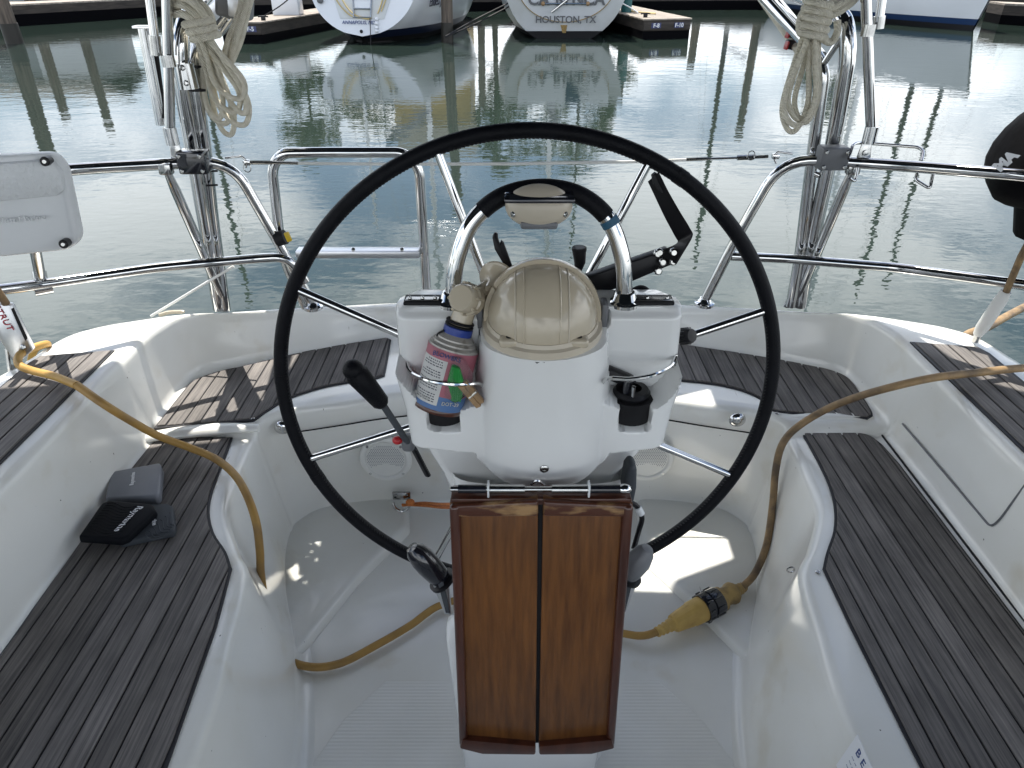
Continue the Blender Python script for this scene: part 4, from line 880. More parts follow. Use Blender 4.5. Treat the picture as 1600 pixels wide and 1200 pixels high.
# cranked stowed tubes left of the post (folded swim platform arm)
tub('stowed_tube', dl, [U(224, 44, y=1.95), U(238, 120, y=1.95), U(252, 195, y=1.95)], .0135); MB().box(U(226, 42, y=1.95), (.05, .03, .006)).build('tube_flange', 'chrome', dl, bevel=.001, seg=1)
tub('stowed_tube', dl, [U(236, 44, y=1.97), U(250, 150, y=1.96), U(256, 185, y=1.95)], .010, 'rubber')
aL = thing('davit', 'grey box section davit arm with a winch head beside the left rope coil', 'davit arm', U(360, 20, y=2.15), 'davit arms')
MB().tube([U(305, 34, y=2.05), U(352, -8, y=2.5)], .036, 4).build('beam', 'alu', aL, bevel=.004)
MB().box(U(367, 11, y=2.12), (.085, .07, .055), Matrix.Rotation(R(12), 4, 'Y')).build('winch_head', 'greyp', aL, bevel=.012, seg=3)
MB().box(U(371, 10, y=2.09), (.042, .03, .05), Matrix.Rotation(R(8), 4, 'Y')).build('end_cap', 'alu', aL, bevel=.004)
for a, b in (((338, 42), (358, 18)), ((344, 52), (366, 24))): MB().tube([U(*a, y=2.1), U(*b, y=2.1)], .009, 10).build('brace', 'chrome', aL)
dr = thing('davit_post', 'paired stainless davit posts on the right, one bent over at the top', 'davit', U(1245, 475, y=2.0), 'davit posts')
tub('post', dr, [U(1236, 478, y=2.0), U(1250, 400, y=1.99), U(1270, 240, y=1.97), U(1288, 110, y=1.96), U(1270, 78, y=2.0), U(1180, -20, y=2.5)], .0165, rad=.05)
tub('post', dr, [U(1250, 478, y=2.0), U(1264, 400, y=1.99), U(1302, 225, y=1.95), U(1326, 85, y=1.93), U(1322, 30, y=1.95), U(1285, 5, y=2.1), U(1240, -20, y=2.4)], .0205, rad=.09)
tub('brace', dr, [U(1288, 98, y=1.96), U(1315, 58, y=1.94)], .008); tub('brace', dr, [U(1266, 268, y=1.97), U(1280, 274, y=1.96)], .008)
tub('brace', dr, [U(1228, 478, y=2.02), U(1248, 440, y=2.0), U(1252, 400, y=1.99)], .011, rad=.03)
aR = thing('davit', 'long stainless davit arm with two falls of white line on the right', 'davit arm', U(1240, 60, y=2.2), 'davit arms')
for da, db, rr2, mm in (((1205, -10), (1284, 88), .013, 'chrome'), ((1193, -10), (1276, 66), .011, 'chrome'), ((1188, -10), (1272, 95), .012, 'rope'), ((1183, -10), (1262, 100), .010, 'rope')):
    MB().tube([U(*da, y=2.6), U(*db, y=2.05)], rr2, 12).build('tube' if mm == 'chrome' else 'fall_line', mm, aR)
tub('cross_tube', aR, [U(1170, -30, y=2.6), U(1275, 6, y=2.05)], .013)
for px in ((1239, 52), (1236, 70)): MB().box(U(*px, y=2.18), (.030, .03, .024), Matrix.Rotation(R(10), 4, 'Y')).build('block', 'blk', aR, bevel=.005); 
for px in ((1231, 53), (1229, 71)): MB().box(U(*px, y=2.17), (.006, .026, .022), Matrix.Rotation(R(10), 4, 'Y')).build('sheave', 'red', aR, bevel=.003)
# bimini struts
def bstrut(lab, top, bot, y0, y1, second):
    t = thing('canopy_strut', lab, 'canopy strut', U(*bot, y=y1), 'canopy struts')
    tp = U(*top, y=y0); bt = U(*bot, y=y1); up = tp + (tp - bt).normalized() * .55
    MB().tube([bt, up], .0125, 14).build('leg', 'chrome', t)
    MB().tube([bt + Vector((0, 0, -.03)), bt + Vector((0, 0, .012))], .0165, 14).build('socket', 'chrome', t)
    MB().slab([bt + Vector((-.012, .004, -.03)), bt + Vector((.012, .004, -.03)), bt + Vector((.022, .004, -.085)), bt + Vector((-.020, .004, -.085))], (0, .006, 0)).build('deck_hinge', 'steel', t, bevel=.002)
    MB().lathe([(.007, 0), (.007, .004), (.0001, .005)], bt + Vector((.0, .003, -.055)), (0, -1, 0), 12).build('hinge_bolt', 'steel', t)
    a, b, c = second
    A_, B_ = U(*a, y=y0 + .02), U(*b, y=y0 + .02)
    MB().tube([A_ + (A_ - B_).normalized() * .5, B_], .0105, 12).build('second_leg', 'chrome', t); MB().tube([lerp(B_, A_, .3), B_ + (B_ - A_).normalized() * .012], .0135, 12).build('second_socket', 'steel', t)
    cp_ = U(*c, y=y0); MB().tube([cp_ + Vector((0, 0, -.012)), cp_ + Vector((0, 0, .014))], .0160, 14).build('collar', 'steel', t)
    return t
bstrut('left canopy strut standing in front of the rope coil', (261, 0), (266, 207), 1.87, 1.885, ((234, 0), (244, 78), (263, 96)))
bstrut('right canopy strut hinged on the right rail', (1353, 0), (1361, 205), 1.87, 1.885, ((1378, 0), (1373, 36), (1356, 48)))
# drink holder wire rack on the starboard rail
wr = thing('wire_rack', 'thin wire rod holder clipped under the right rail', 'wire rack', U(1390, 250, y=1.86))
tub('wire', wr, [U(1326, 248, y=1.86), U(1333, 224, y=1.90), U(1345, 223, y=1.92), U(1435, 230, y=1.90), U(1443, 236, y=1.88), U(1440, 252, y=1.85)], .0042, rad=.02)
tub('wire', wr, [U(1434, 266, y=1.84), U(1430, 281, y=1.83), U(1453, 295, y=1.80), U(1458, 270, y=1.82)], .0042, rad=.01); tub('wire', wr, [U(1340, 262, y=1.87), U(1336, 284, y=1.86), U(1328, 278, y=1.86)], .0042, rad=.01)
# rope coils
def coil(lab, top, wrapc, wrapw, wraps, loops, y, extra):
    t = thing('rope_coil', lab, 'rope', U(*top, y=y), 'hanging rope coils')
    for i, (a, lo, wd, yy) in enumerate(loops):
        A = U(*a, y=y + yy); Lw = U(*lo, y=y + yy + .01); m_ = lerp(A, Lw, .6)
        s1 = Vector((wd * 1.35, 0, 0)); k = lerp(A, Lw, .9)
        P = [A + s1 * .12, lerp(A, Lw, .35) + s1 * .55, lerp(A, Lw, .75) + s1, Lw + s1 * .45 - Vector((0, 0, .004)), Lw - s1 * .35, lerp(A, Lw, .78) - s1 * .85 + Vector((0, .012, 0)), lerp(A, Lw, .35) - s1 * .45 + Vector((0, .012, 0)), A - s1 * .1]
        MB().tube(crom(P, 7), .0070, 9).build('loop', 'rope', t)
    W = U(*wrapc, y=y - .012); dn = (U(*loops[0][1], y=y) - U(*loops[0][0], y=y)).normalized(); sd = dn.cross(Vector((0, 1, 0))).normalized()
    for k in range(wraps):
        c = W + dn * (k - wraps / 2) * .0165
        MB().tube([c + sd * (wrapw * math.cos(a)) + Vector((0, .028 * math.sin(a), 0)) + dn * (.006 * math.cos(a)) for a in [2 * math.pi * j / 24 for j in range(24)]], .0088, 9, closed=True).build('wrap', 'rope', t)
    for px, yy in extra: MB().tube(crom([U(u, v, y=y + q) for (u, v), q in zip(px, yy)], 8), .0088, 9).build('strand', 'rope', t)
    return t
coil('long beige rope coil hanging from the left davit post', (300, 20), (318, 52), .030, 3,
     [((312, 50), (366, 150), .032, 0), ((308, 55), (360, 170), .030, .02), ((316, 48), (372, 190), .034, .03), ((312, 60), (345, 188), .028, .04), ((318, 55), (355, 205), .022, .05), ((310, 50), (337, 180), .020, .035), ((320, 50), (376, 172), .02, .015)], 1.90,
     [([(268, 22), (285, 22), (305, 34), (322, 50)], [0, -.03, -.03, 0]), ([(266, 10), (286, 8), (308, 24), (326, 44)], [0, -.03, -.03, 0]), ([(272, 0), (295, 4), (318, 22), (330, 44)], [0, -.02, -.02, 0]), ([(285, -8), (310, 2), (328, 22), (334, 46)], [.02, .0, .0, 0.02]), ([(270, -4), (292, -2), (312, 14), (324, 40)], [.0, -.04, -.035, -.01]), ([(388, -10), (380, 20), (368, 60), (360, 100)], [.1, .08, .06, .05]), ([(394, -10), (386, 18), (376, 60), (362, 95)], [.1, .09, .07, .05]), ([(380, -10), (374, 20), (358, 62), (350, 90)], [.1, .08, .06, .05])])
coil('short beige rope coil with five wraps hanging from the right davit post', (1290, 15), (1273, 36), .030, 5,
     [((1272, 45), (1242, 190), .030, 0), ((1268, 48), (1248, 182), .026, .012), ((1276, 46), (1255, 186), .022, .024), ((1262, 42), (1236, 200), .024, .018)], 1.90,
     [([(1262, 55), (1250, 50), (1252, 25), (1270, 8), (1288, 14)], [0, -.01, -.01, -.02, -.01]), ([(1285, 20), (1300, 12), (1320, 2), (1335, -10)], [-.02, -.03, -.02, 0]), ([(1290, 26), (1308, 20), (1328, 6), (1340, -6)], [-.02, -.03, -.02, 0]), ([(1280, 14), (1300, 4), (1318, -8)], [-.02, -.02, 0]), ([(1282, 58), (1298, 66), (1308, 50), (1308, 32)], [0, .01, .01, .01])])
# ================================================================== WHITE PLASTIC CASE ON THE PORT RAIL
wc = thing('rail_case', 'flat white plastic rescue gear case mounted on the left rail', 'case', U(60, 440, y=1.70))
q = [U(-90, 248, y=1.50), U(78, 240, y=1.58), U(98, 262, y=1.58), U(122, 375, y=1.58), U(108, 391, y=1.58), U(-90, 412, y=1.50)]
q = rounded(q + [q[0]], .03, 4)[:-1]
n_ = Vector((.2, -.97, .12)).normalized()
MB().slab(q, (.0, .035, .0)).build('shell', 'whitep', wc, bevel=.008, seg=3, ang=60)
q2 = [U(-90, 262, y=1.495), U(80, 248, y=1.575), U(97, 268, y=1.575), U(101, 297, y=1.575), U(92, 304, y=1.575), U(-90, 322, y=1.495)]
MB().slab([p + Vector((0, -.010, 0)) for p in q2], (0, .020, 0)).build('dimpled_panel', 'whitepd', wc, bevel=.003)
dx = U(78, 338, y=1.575) - U(0, 345, y=1.537); text('West Marine', .0185, 'embos', wc, frame(U(36, 340, y=1.552) + Vector((0, -.012, 0)), dx, (0, 0, 1)), extr=.0025)
for px in ((71, 252), (100, 381)):
    b = MB().lathe([(.0100, -.02), (.0100, .004), (.008, .006), (.0001, .006)], U(*px, y=1.556), n_, 18).build('bolt', 'blk', wc); MB().lathe([(.005, .006), (.004, .008), (.0001, .008)], U(*px, y=1.556), n_, 10).build('bolt_head', 'steel', b)
MB().tube([U(54, 385, y=1.60), U(64, 438, y=1.69)], .0125, 12).build('stem', 'steel', wc); MB().tube([U(52, 451, y=1.675), U(80, 446, y=1.70)], .020, 14).build('rail_clamp', 'chrome', wc)
MB().tube([U(61, 424, y=1.70), U(64, 440, y=1.69)], .0165, 12).build('stem_socket', 'steel', wc)
# ================================================================== STAYS
bs = thing('stay_adjuster', 'steel stay fitting wrapped in clear plastic with red lettering at the far left', 'rigging', U(40, 560, y=1.60))
MB().tube([U(-30, 415, y=1.58), U(10, 475, y=1.60)], .009, 10).build('rod', 'cabledirty', bs)
sl_ = [U(-20, 470, y=1.60), U(10, 476, y=1.60), U(16, 478, y=1.60), U(50, 548, y=1.60), U(30, 566, y=1.60), U(22, 570, y=1.60), U(-20, 500, y=1.58)]
MB().slab(sl_, (0, .02, 0)).build('sleeve', 'alu', bs, bevel=.005, seg=2)
MB().slab([U(18, 482, y=1.597), U(22, 480, y=1.597), U(44, 528, y=1.597), U(40, 532, y=1.597)], (0, -.004, 0)).build('slot', 'rubber', bs, bevel=.0015, seg=1)
text('STRUT', .024, 'inkred', bs, frame(U(5, 497, y=1.597), U(14, 511, y=1.597) - U(0, 488, y=1.597), Vector((.6, 0, .6))), extr=.0006)
MB().tube([U(22, 570, y=1.60), U(16, 590, y=1.58), U(10, 545, y=1.60)], .006, 8).build('toggle', 'steel', bs)
screw(U(36, 543, y=1.598), (0, -1, .2), .008, bs)
s2_ = thing('sleeved_stay', 'rusty wire stay in a white vinyl sleeve at the far right', 'rigging', U(1510, 530, y=1.72))
MB().tube([U(1620, 355, y=1.62), U(1596, 400, y=1.65), U(1570, 461, y=1.68)], .0085, 10).build('wire', 'cabledirty', s2_)
MB().tube([U(1572, 455, y=1.68), U(1563, 470, y=1.685), U(1535, 512, y=1.70), U(1528, 522, y=1.71)], [.013, .0165, .0165, .012], 14).build('sleeve', 'tube', s2_)
MB().tube([U(1530, 520, y=1.71), U(1524, 533, y=1.715)], .010, 10).build('end_fitting', 'steel', s2_)
s3_ = thing('mooring_line', 'weathered tan mooring line running off to the right outside the coaming', 'mooring line', U(1560, 500, y=1.95))
MB().tube(crom([U(1490, 548, z=.50), U(1510, 524, y=1.85), U(1545, 510, y=1.95), U(1600, 480, y=2.15), U(1760, 400, y=2.9)], 8), .0125, 10).build('line', 'cabledirty', s3_)
s4_ = thing('stern_line', 'thin white line slanting up to the left mid rail', 'line', U(240, 492, y=1.95))
MB().tube([U(236, 494, y=1.95), U(365, 416, y=1.96)], .004, 8).build('line', 'tube', s4_)
lg_ = MB().tube(crom([U(250, 492, y=1.98), U(265, 488, y=1.97), U(288, 487, y=1.97)], 6), [.006] * 12 + [.004], 8).build('cleat', 'cream'); solo(lg_, 'small cream plastic cleat on the left coaming edge', 'cleat')
# ================================================================== COVERED OUTBOARD ON THE STARBOARD RAIL
ob = thing('outboard_motor', 'small outboard motor under a black canvas cover with white letters at the right edge', 'outboard motor', U(1610, 330, y=1.72))
oc_ = U(1676, 236, y=1.74)
rows_ = []
for i in range(13):
    t = i / 12; th = math.pi * t; z = .135 * math.cos(th); rad = math.sin(th) ** .62
    rows_.append([oc_ + Vector((.162 * rad * math.cos(a) + .30 * z, .16 * rad * math.sin(a), z * 1.0)) + Vector((.006 * math.sin(5 * a + 9 * t), 0, 0)) for a in [2 * math.pi * j / 28 for j in range(28)]])
MB().grid(rows_, True).build('cowling_cover', 'canvas', ob)
MB().tube([oc_ + Vector((.0, .0, -.10)), oc_ + Vector((.02, 0, -.20))], [.085, .075], 14).build('leg_cover', 'canvas', ob)
p0, p1 = U(1562, 262, y=1.66), U(1577, 238, y=1.65); text('MA', .032, 'print', ob, frame(lerp(p0, p1, .5) + Vector((-.004, -.012, 0)), Vector((.40, -.30, .80)), Vector((-.75, .35, .45))), font_off=.002)
MB().tube([oc_ + Vector((-.06, -.08, -.12)), oc_ + Vector((.1, -.08, -.10))], .006, 8).build('draw_cord', 'rubber', ob)
# ================================================================== CANOPY OVERHEAD (unseen, outline and holes shaped to place shade and sun patches)
CZ = 1.98
kx, ky = -SUN.x / SUN.z, -SUN.y / SUN.z
def up(p):                                  # where the sun ray through p crosses the canvas
    p = Vector(p); t = (CZ - p.z) / SUN.z; return p + SUN * t
cano = thing('canopy', 'dark blue canvas sun canopy stretched over the cockpit out of view, cut to place the sun patches', 'canopy', (0, .8, CZ))
def sheet(outer, holes, name):
    polys = [[Vector((p[0], p[1], 0)) for p in outer]] + [[Vector((p[0], p[1], 0)) for p in h] for h in holes]
    flat = [v for p in polys for v in p]; tris = tessellate_polygon(polys)
    m_ = MB(); m_.add([(v.x, v.y, CZ) for v in flat], [tuple(t) for t in tris])
    me = m_.build(name, 'canopy', cano, smooth=False)
    sm = me.modifiers.new('thickness', 'SOLIDIFY'); sm.thickness = .004
    return me
edge = [up(p) for p in (U(-60, 640, z=.6), U(0, 612, z=.6), U(100, 604, z=.6), U(206, 700, z=.38), U(385, 684, z=.38))]
holeR = [up(U(u, v, z=.03)) for u, v in ((1022, 838), (1124, 806), (1144, 870), (1045, 907), (985, 905))]  # made-up openings that drop sun patches on the sole
holeL = [up(U(u, v, z=.03)) for u, v in ((444, 876), (462, 850), (500, 836), (492, 880), (476, 912), (458, 902))]
ridge = [up(U(u, v, z=.40)) for u, v in ((396, 655), (440, 615), (500, 540))]
aft = [up((-.60, 2.12, .53)), up((-.35, 2.25, .49)), (1.0, 3.6), up((.95, 2.0, .58)), up((1.12, 1.8, .6)), up((1.16, 1.5, .6)), up((1.30, 1.40, .6)), (1.6, 2.4), (1.7, -1.2), (-1.9, -1.2), (-1.9, edge[0].y - .2)]  # aft outline made up to shade the stern rim and right side
outer = [(p[0], p[1]) for p in edge + ridge + aft]
sheet(outer, [holeR, holeL], 'canvas')
for yb_ in (-.6, .5, 1.6): MB().tube([(-1.5, yb_, CZ - .03), (1.5, yb_, CZ - .03)], .0125, 10).build('bow_tube', 'chrome', cano)

# cabin bulkhead behind the camera
cbk = MB().box((0, -.62, .30), (2.6, .1, .62)).build('cabin_bulkhead', 'gel', cp, bevel=.02)
# ================================================================== HARBOUR: docks, pilings, boats
def dock(name, lab, poly, h=.42, signs=None):
    t = thing(name, lab, 'dock', (poly[0][0], poly[0][1], WZ), 'floating docks')
    MB().prism(poly, WZ - .3, WZ + .16).build('float', 'float', t)
    MB().prism(poly, WZ + .16, WZ + h - .03).build('fascia', 'dockside', t, bevel=.01, seg=1)
    return t
def deckplanks(t, o, ux, uy, wx, ly, z, pitch=.145):
    n_ = int(ly / pitch); base = MB().slab([o, o + ux * wx, o + ux * wx + uy * (n_ * pitch), o + uy * (n_ * pitch)], (0, 0, .04)); 
    for k in range(n_):
        a = o + uy * (k * pitch) + Vector((0, 0, z - o.z)); jx = random.uniform(-.01, .01)
        m_ = MB().slab([a + ux * (-.03 + jx), a + ux * (wx + .03 + jx), a + ux * (wx + .03 + jx) + uy * (pitch - .028), a + ux * (-.03 + jx) + uy * (pitch - .028)], (0, 0, .035)).build('deck_plank', 'dockwood', t)
def finger(lab, front_l, front_r, back, length, signs):
    A, B = U(*front_l, z=WZ), U(*front_r, z=WZ); ux = (B - A).normalized(); wx = (B - A).length
    uy = back.normalized(); h = .50
    t = thing('finger_dock', lab, 'dock', A, 'floating finger docks')
    q = [A, B, B + uy * length, A + uy * length]
    MB().prism([(p.x, p.y) for p in q], WZ - .3, WZ + .22).build('float', 'float', t)
    MB().prism([(p.x, p.y) for p in q], WZ + .22, WZ + h - .002).build('fascia', 'dockside', t)
    MB().slab([A + Vector((0, -.04, .24)), B + Vector((0, -.04, .24)), B + Vector((0, -.04, .44)), A + Vector((0, -.04, .44))], (0, .038, 0)).build('front_board', 'dockside', t, bevel=.008, seg=1)
    deckplanks(t, Vector((A.x, A.y - .03, WZ)), ux, uy, wx, length, WZ + h)
    for f, s_ in signs:
        pc_ = lerp(A, B, f) + Vector((0, -.048, .36)); pl_ = MB().box(pc_, (.30, .14, .008), frame((0, 0, 0), ux, (0, 0, 1))).build('slip_sign', 'signblue', t, bevel=.003, seg=1); text(s_, .15, 'print', pl_, frame(pc_ + Vector((0, -.03, 0)), ux, (0, 0, 1)), font_off=.004)
    return t, A, B, ux, uy
f1, A1, B1, ux1, uy1 = finger('bleached finger dock ending beside the transom of the ladder boat', (350, 68), (412, 68), Vector((.20, 1, 0)), 12, ((.75, 'F-5'),))
f2, A2, B2, ux2, uy2 = finger('bleached finger dock ending right of the boat with the oval transom', (1004, 62), (1076, 60), Vector((-.13, 1, 0)), 12, ((.26, 'F-8'), (.75, 'F-10')))
# cleats and small deck gear
def cleat(p, lab):
    t = thing('dock_cleat', lab, 'cleat', p); MB().tube([p + Vector((-.14, 0, .10)), p + Vector((-.05, 0, .11)), p + Vector((.05, 0, .11)), p + Vector((.14, 0, .10))], .02, 8).build('horn', 'blk', t); MB().box(p + Vector((0, 0, .05)), (.12, .06, .10)).build('base', 'blk', t, bevel=.01)
    return t
cleat(B1 + uy1 * .5 + Vector((-.15, 0, .53)), 'black mooring cleat on the corner of the left finger dock'); cleat(A2 + uy2 * .6 + Vector((.2, 0, .53)), 'black mooring cleat on the left corner of the right finger dock')
bx = thing('dock_box', 'white dock box standing on the left finger dock', 'dock box', B1 + uy1 * 3.0 + Vector((-.6, 0, .53)))
MB().box(bx.location + Vector((0, 0, .3)), (.8, .6, .6)).build('box', 'hullw', bx, bevel=.03); MB().box(bx.location + Vector((0, 0, .62)), (.84, .64, .06)).build('lid', 'hullw', bx, bevel=.02)
# main walkway across the back
wl = [U(-250, 52, z=WZ), U(0, 43, z=WZ), U(250, 26, z=WZ), U(700, 18, z=WZ), U(1150, 15, z=WZ), U(1500, 18, z=WZ), U(1750, 22, z=WZ)]
mw = thing('main_dock', 'long dark main dock walkway crossing the far side of the basin', 'dock', wl[3])
poly = [(p.x, p.y) for p in wl] + [(p.x, p.y + 2.6) for p in wl[::-1]]
MB().prism(poly, WZ - .3, WZ + .36).build('float', 'float', mw); MB().prism(poly, WZ + .36, WZ + .62).build('fascia', 'dockside', mw); MB().prism(poly, WZ + .62, WZ + .67).build('deck', 'dockwood', mw)
rd = thing('finger_dock', 'grey finger dock at the right edge beyond the blue striped hull', 'dock', U(1590, 40, z=WZ), 'floating finger docks')
ra = [U(1560, 38, z=WZ), U(1760, 52, z=WZ)]; pl2 = [(ra[0].x, ra[0].y), (ra[1].x, ra[1].y), (ra[1].x + .3, ra[1].y + 1.5), (ra[0].x + .3, ra[0].y + 1.5)]
MB().prism(pl2, WZ - .3, WZ + .3).build('float', 'float', rd); MB().prism(pl2, WZ + .3, WZ + .60).build('fascia', 'dockside', rd); MB().prism(pl2, WZ + .60, WZ + .66).build('deck', 'dockwood', rd)
def piling(base, lean, h, r, lab, wet=.5):
    t = thing('piling', lab, 'piling', base, 'mooring pilings'); b = Vector(base); tp = b + Vector((lean[0], lean[1], h))
    pts = [lerp(b + Vector((0, 0, -.5)), tp, k / 7) for k in range(8)]
    MB().tube(pts, [r * (1.06 - .10 * k / 7 + random.uniform(-.02, .02)) for k in range(8)], 14).build('trunk', 'piling', t); MB().tube([b + Vector((0, 0, -.4)), b + (tp - b) * (wet / h)], r * 1.09, 14).build('wet_foot', 'pilewet', t)
piling(U(24, 68, z=WZ), (-.15, 0, 0), 5.2, .21, 'weathered wooden piling at the far left edge of the picture')
piling(U(699, 66, z=WZ), (.1, 0, 0), 4.6, .155, 'weathered wooden piling at the bow side of the ladder boat')
for (u, v, h, lab) in ((752, 6, 5.0, 'tall piling standing behind the gap between the two moored boats'), (62, 30, 3.6, 'piling standing by the grey boathouse'), (126, 24, 4.4, 'piling standing right of the grey boathouse'), (1185, 14, 5.6, 'tall piling standing beyond the right davit arm'), (1090, 12, 2.6, 'short piling standing beyond the right finger dock')): piling(U(u, v, z=WZ) + Vector((0, -.25, 0)), (random.uniform(-.1, .1), 0), h, .19, lab)
fp = thing('fender_post', 'teal bumper post between the oval transom boat and its dock', 'fender', U(976, 48, z=WZ)); MB().tube([fp.location + Vector((0, 0, -.3)), fp.location + Vector((0, 0, 1.6))], .17, 14).build('bumper', 'teal', fp); MB().tube([fp.location + Vector((0, 0, 1.6)), fp.location + Vector((0, 0, 2.2))], .1, 10).build('post', 'piling', fp)

# ---- boats
def boat(label, loc, hd, L=11.0, B=1.85, fb=1.15, rake=.25, hull='hullw', boot='boot', bz=(.05, .20), bowz=1.5, mast=13.5, stripe=None, tw=.80, full=2.2, mastmat='alu', keel=-.2, cabin=True):
    t = thing('moored_sailboat', label, 'sailboat', loc, 'moored sailboats'); rot = Matrix.Rotation(hd, 3, 'Z'); loc = Vector(loc)
    BT = [(0, tw), (.15, tw + (1 - tw) * .55), (.42, 1.0), (.65, .86), (.85, .48), (.95, .2), (1, .02)]
    def W_(p): return loc + rot @ Vector(p)
    def sheer(s): return fb + (bowz - fb) * s ** 1.6
    def half(s, z): 
        z0_ = lerp(keel, -.5, min(1, s / .22)); zz_ = max(0, min(1, (z - z0_) / (sheer(s) - z0_))); return B * interp(BT, s) * (1 - (1 - zz_) ** full) ** .55
    def yy(s, z): 
        return s * L + rake * (z) * (1 - s) + (z * .35) * s ** 6
    ss = [0, .04, .1, .2, .32, .45, .6, .72, .82, .9, .95, .98, 1]
    def band(z0, z1, m, name, k=6, grow=0):
        for sg in (-1, 1):
            rws = []
            for i in range(k + 1):
                f = i / k; rws.append([W_((sg * (half(s, lerp(z0, min(z1, 9) if z1 < 9 else sheer(s), f)) + grow), yy(s, lerp(z0, z1 if z1 < 9 else sheer(s), f)), lerp(z0, z1 if z1 < 9 else sheer(s), f))) for s in ss])
            MB().grid(rws).build(name, m, t)
    band(-.35, bz[0], 'bottom', 'underbody', 4); band(bz[0], bz[1], boot, 'boot_stripe', 2); band(bz[1], 99, hull, 'topsides', 8)
    def tr(z0, z1, m, name, k=8, off=0):
        rws = [[W_((x * half(0, lerp(z0, z1, i / k)), yy(0, lerp(z0, z1, i / k)) + off, lerp(z0, z1, i / k))) for x in (-1, -.5, 0, .5, 1)] for i in range(k + 1)]
        return MB().grid(rws).build(name, m, t)
    
    if keel < bz[0]: tr(max(keel, -.35), bz[0], 'bottom', 'transom_foot', 4); tr(bz[0], bz[1], 'bottom', 'transom_stripe', 2); tr(bz[1], fb, hull, 'transom', 10)
    else: tr(keel, fb, hull, 'transom', 16)
    MB().grid([[W_((-half(s, sheer(s)), yy(s, sheer(s)), sheer(s))), W_((0, yy(s, sheer(s)), sheer(s) + .06)), W_((half(s, sheer(s)), yy(s, sheer(s)), sheer(s)))] for s in ss]).build('deck', 'hullw', t)
    if cabin:
        c = []
        for s, hh_ in ((.30, .34), (.34, .42), (.55, .40), (.70, .22)):
            wv = half(s, sheer(s)) * .62; z = sheer(s); c.append([W_((-wv, yy(s, z), z)), W_((-wv * .86, yy(s, z) + .04, z + hh_)), W_((0, yy(s, z) + .04, z + hh_ + .06)), W_((wv * .86, yy(s, z) + .04, z + hh_)), W_((wv, yy(s, z), z))])
        MB().grid(c).build('cabin', 'hullw', t)
    if mast:
        mz = sheer(.56) + .4; my = L * .56
        mm_ = MB().tube([W_((0, my, mz - .4)), W_((0, my, mz + mast))], [.10 if mast < 15 else .16, .075 if mast < 15 else .13], 10).build('mast', mastmat, t)
        MB().tube([W_((0, my, mz + .9)), W_((0, L * .14, mz + .95))], .16, 10).build('boom', 'boot', t)
        for f in (.38, .68): MB().tube([W_((-.9, my - .1, mz + mast * f)), W_((.9, my - .1, mz + mast * f))], .03, 6).build('spreader', 'alu', mm_)
        for a in ((-B * .9, my, sheer(.56)), (B * .9, my, sheer(.56)), (0, L * .99, bowz), (0, .1, fb)): MB().tube([W_(a), W_((0, my, mz + mast * .98))], .008, 4).build('stay', 'steel', t)
    return t, W_, half, yy
# A: reverse transom with ladder
pA = U(566, 70, z=WZ)
bA, wA, hA, yA = boat('white sailboat with a swim ladder in its open transom moored left of the piling', pA, R(-9), 11.5, 1.98, 1.55, .32, bz=(.15, .36), full=2.2, tw=.76, keel=.20)
def onA(x, z, off=-.02): return wA((x, yA(0, z) + off, z))
tl3 = [onA(-.62, .62), onA(.62, .62), onA(.95, 1.5), onA(-.95, 1.5)]
MB().slab(tl3, (0, .015, 0)).build('transom_recess', 'hullb', bA, bevel=.005)
ld = MB().tube([onA(-.22, .66, -.06), onA(-.26, 1.8, -.06)], .022, 8).build('ladder', 'steel', bA); MB().tube([onA(.26, .66, -.06), onA(.30, 1.8, -.06)], .022, 8).build('ladder_rail', 'steel', ld)
for z in (.66, .86, 1.12, 1.4): MB().tube([onA(-.24, z, -.06), onA(.28, z, -.06)], .02 if z != 1.12 else .035, 8).build('rung', 'steel' if z != 1.12 else 'blk', ld)
MB().slab([onA(-.2, .88, -.05), onA(.24, .88, -.05), onA(.25, 1.08, -.05), onA(-.21, 1.08, -.05)], (0, .02, 0)).build('ladder_panel', 'hullw', ld)
for pts in ([(-.95, 1.6), (-.7, 1.05), (-.35, .72), (-.05, .64)], [(-.85, 1.6), (-.5, 1.0), (-.2, .72), (.05, .66)], [(-.05, .66), (.15, .62), (.28, .66)], [(.62, 1.2), (.52, .9), (.45, .75)], [(.72, 1.18), (.55, .8)]): MB().tube(crom([onA(x, z, -.05) for x, z in pts], 6), .018, 6).build('stern_rope', 'swing', bA)
for x in (.6, .75): MB().sphere(onA(x, 1.22, -.05), .05, (1, 1, 1), 10, 6).build('engine_port', 'blk', bA)
MB().sphere(onA(-.02, .32, -.02), .045, (1, 1, 1), 10, 6).build('exhaust', 'blk', bA)
MB().tube([onA(-1.2, 1.7, -.05), onA(-1.18, 1.12, -.06)], .022, 8).build('anchor_shank', 'steel', bA); MB().sphere(onA(-1.16, 1.05, -.08), .09, (1, .5, .9), 12, 8).build('outboard_bracket', 'greyp', bA)
MB().tube([onA(.24, .64, -.06), onA(.26, .1, -.06), onA(.26, -.2, -.06)], .012, 6).build('hose', 'rubber', bA)
for z in (.62, .52, .42, .34): MB().sphere(onA(.42, z, -.06), .06, (1, .8, .75), 10, 6).build('fender_bead', 'hullw', bA)
rotA = Matrix.Rotation(R(-9), 4, 'Z')
text('ANNAPOLIS, MD', .125, 'inkblue', bA, frame(onA(-.1, .53, -.03), rotA.to_3x3() @ Vector((1, 0, 0)), (0, .3, 1)), extr=.004, shear=.2)
sA = .12; zA = .98; pT = wA((hA(sA, zA) + .03, yA(sA, zA), zA)); pT2 = wA((hA(sA + .12, zA + .03) + .03, yA(sA + .12, zA), zA + .03))
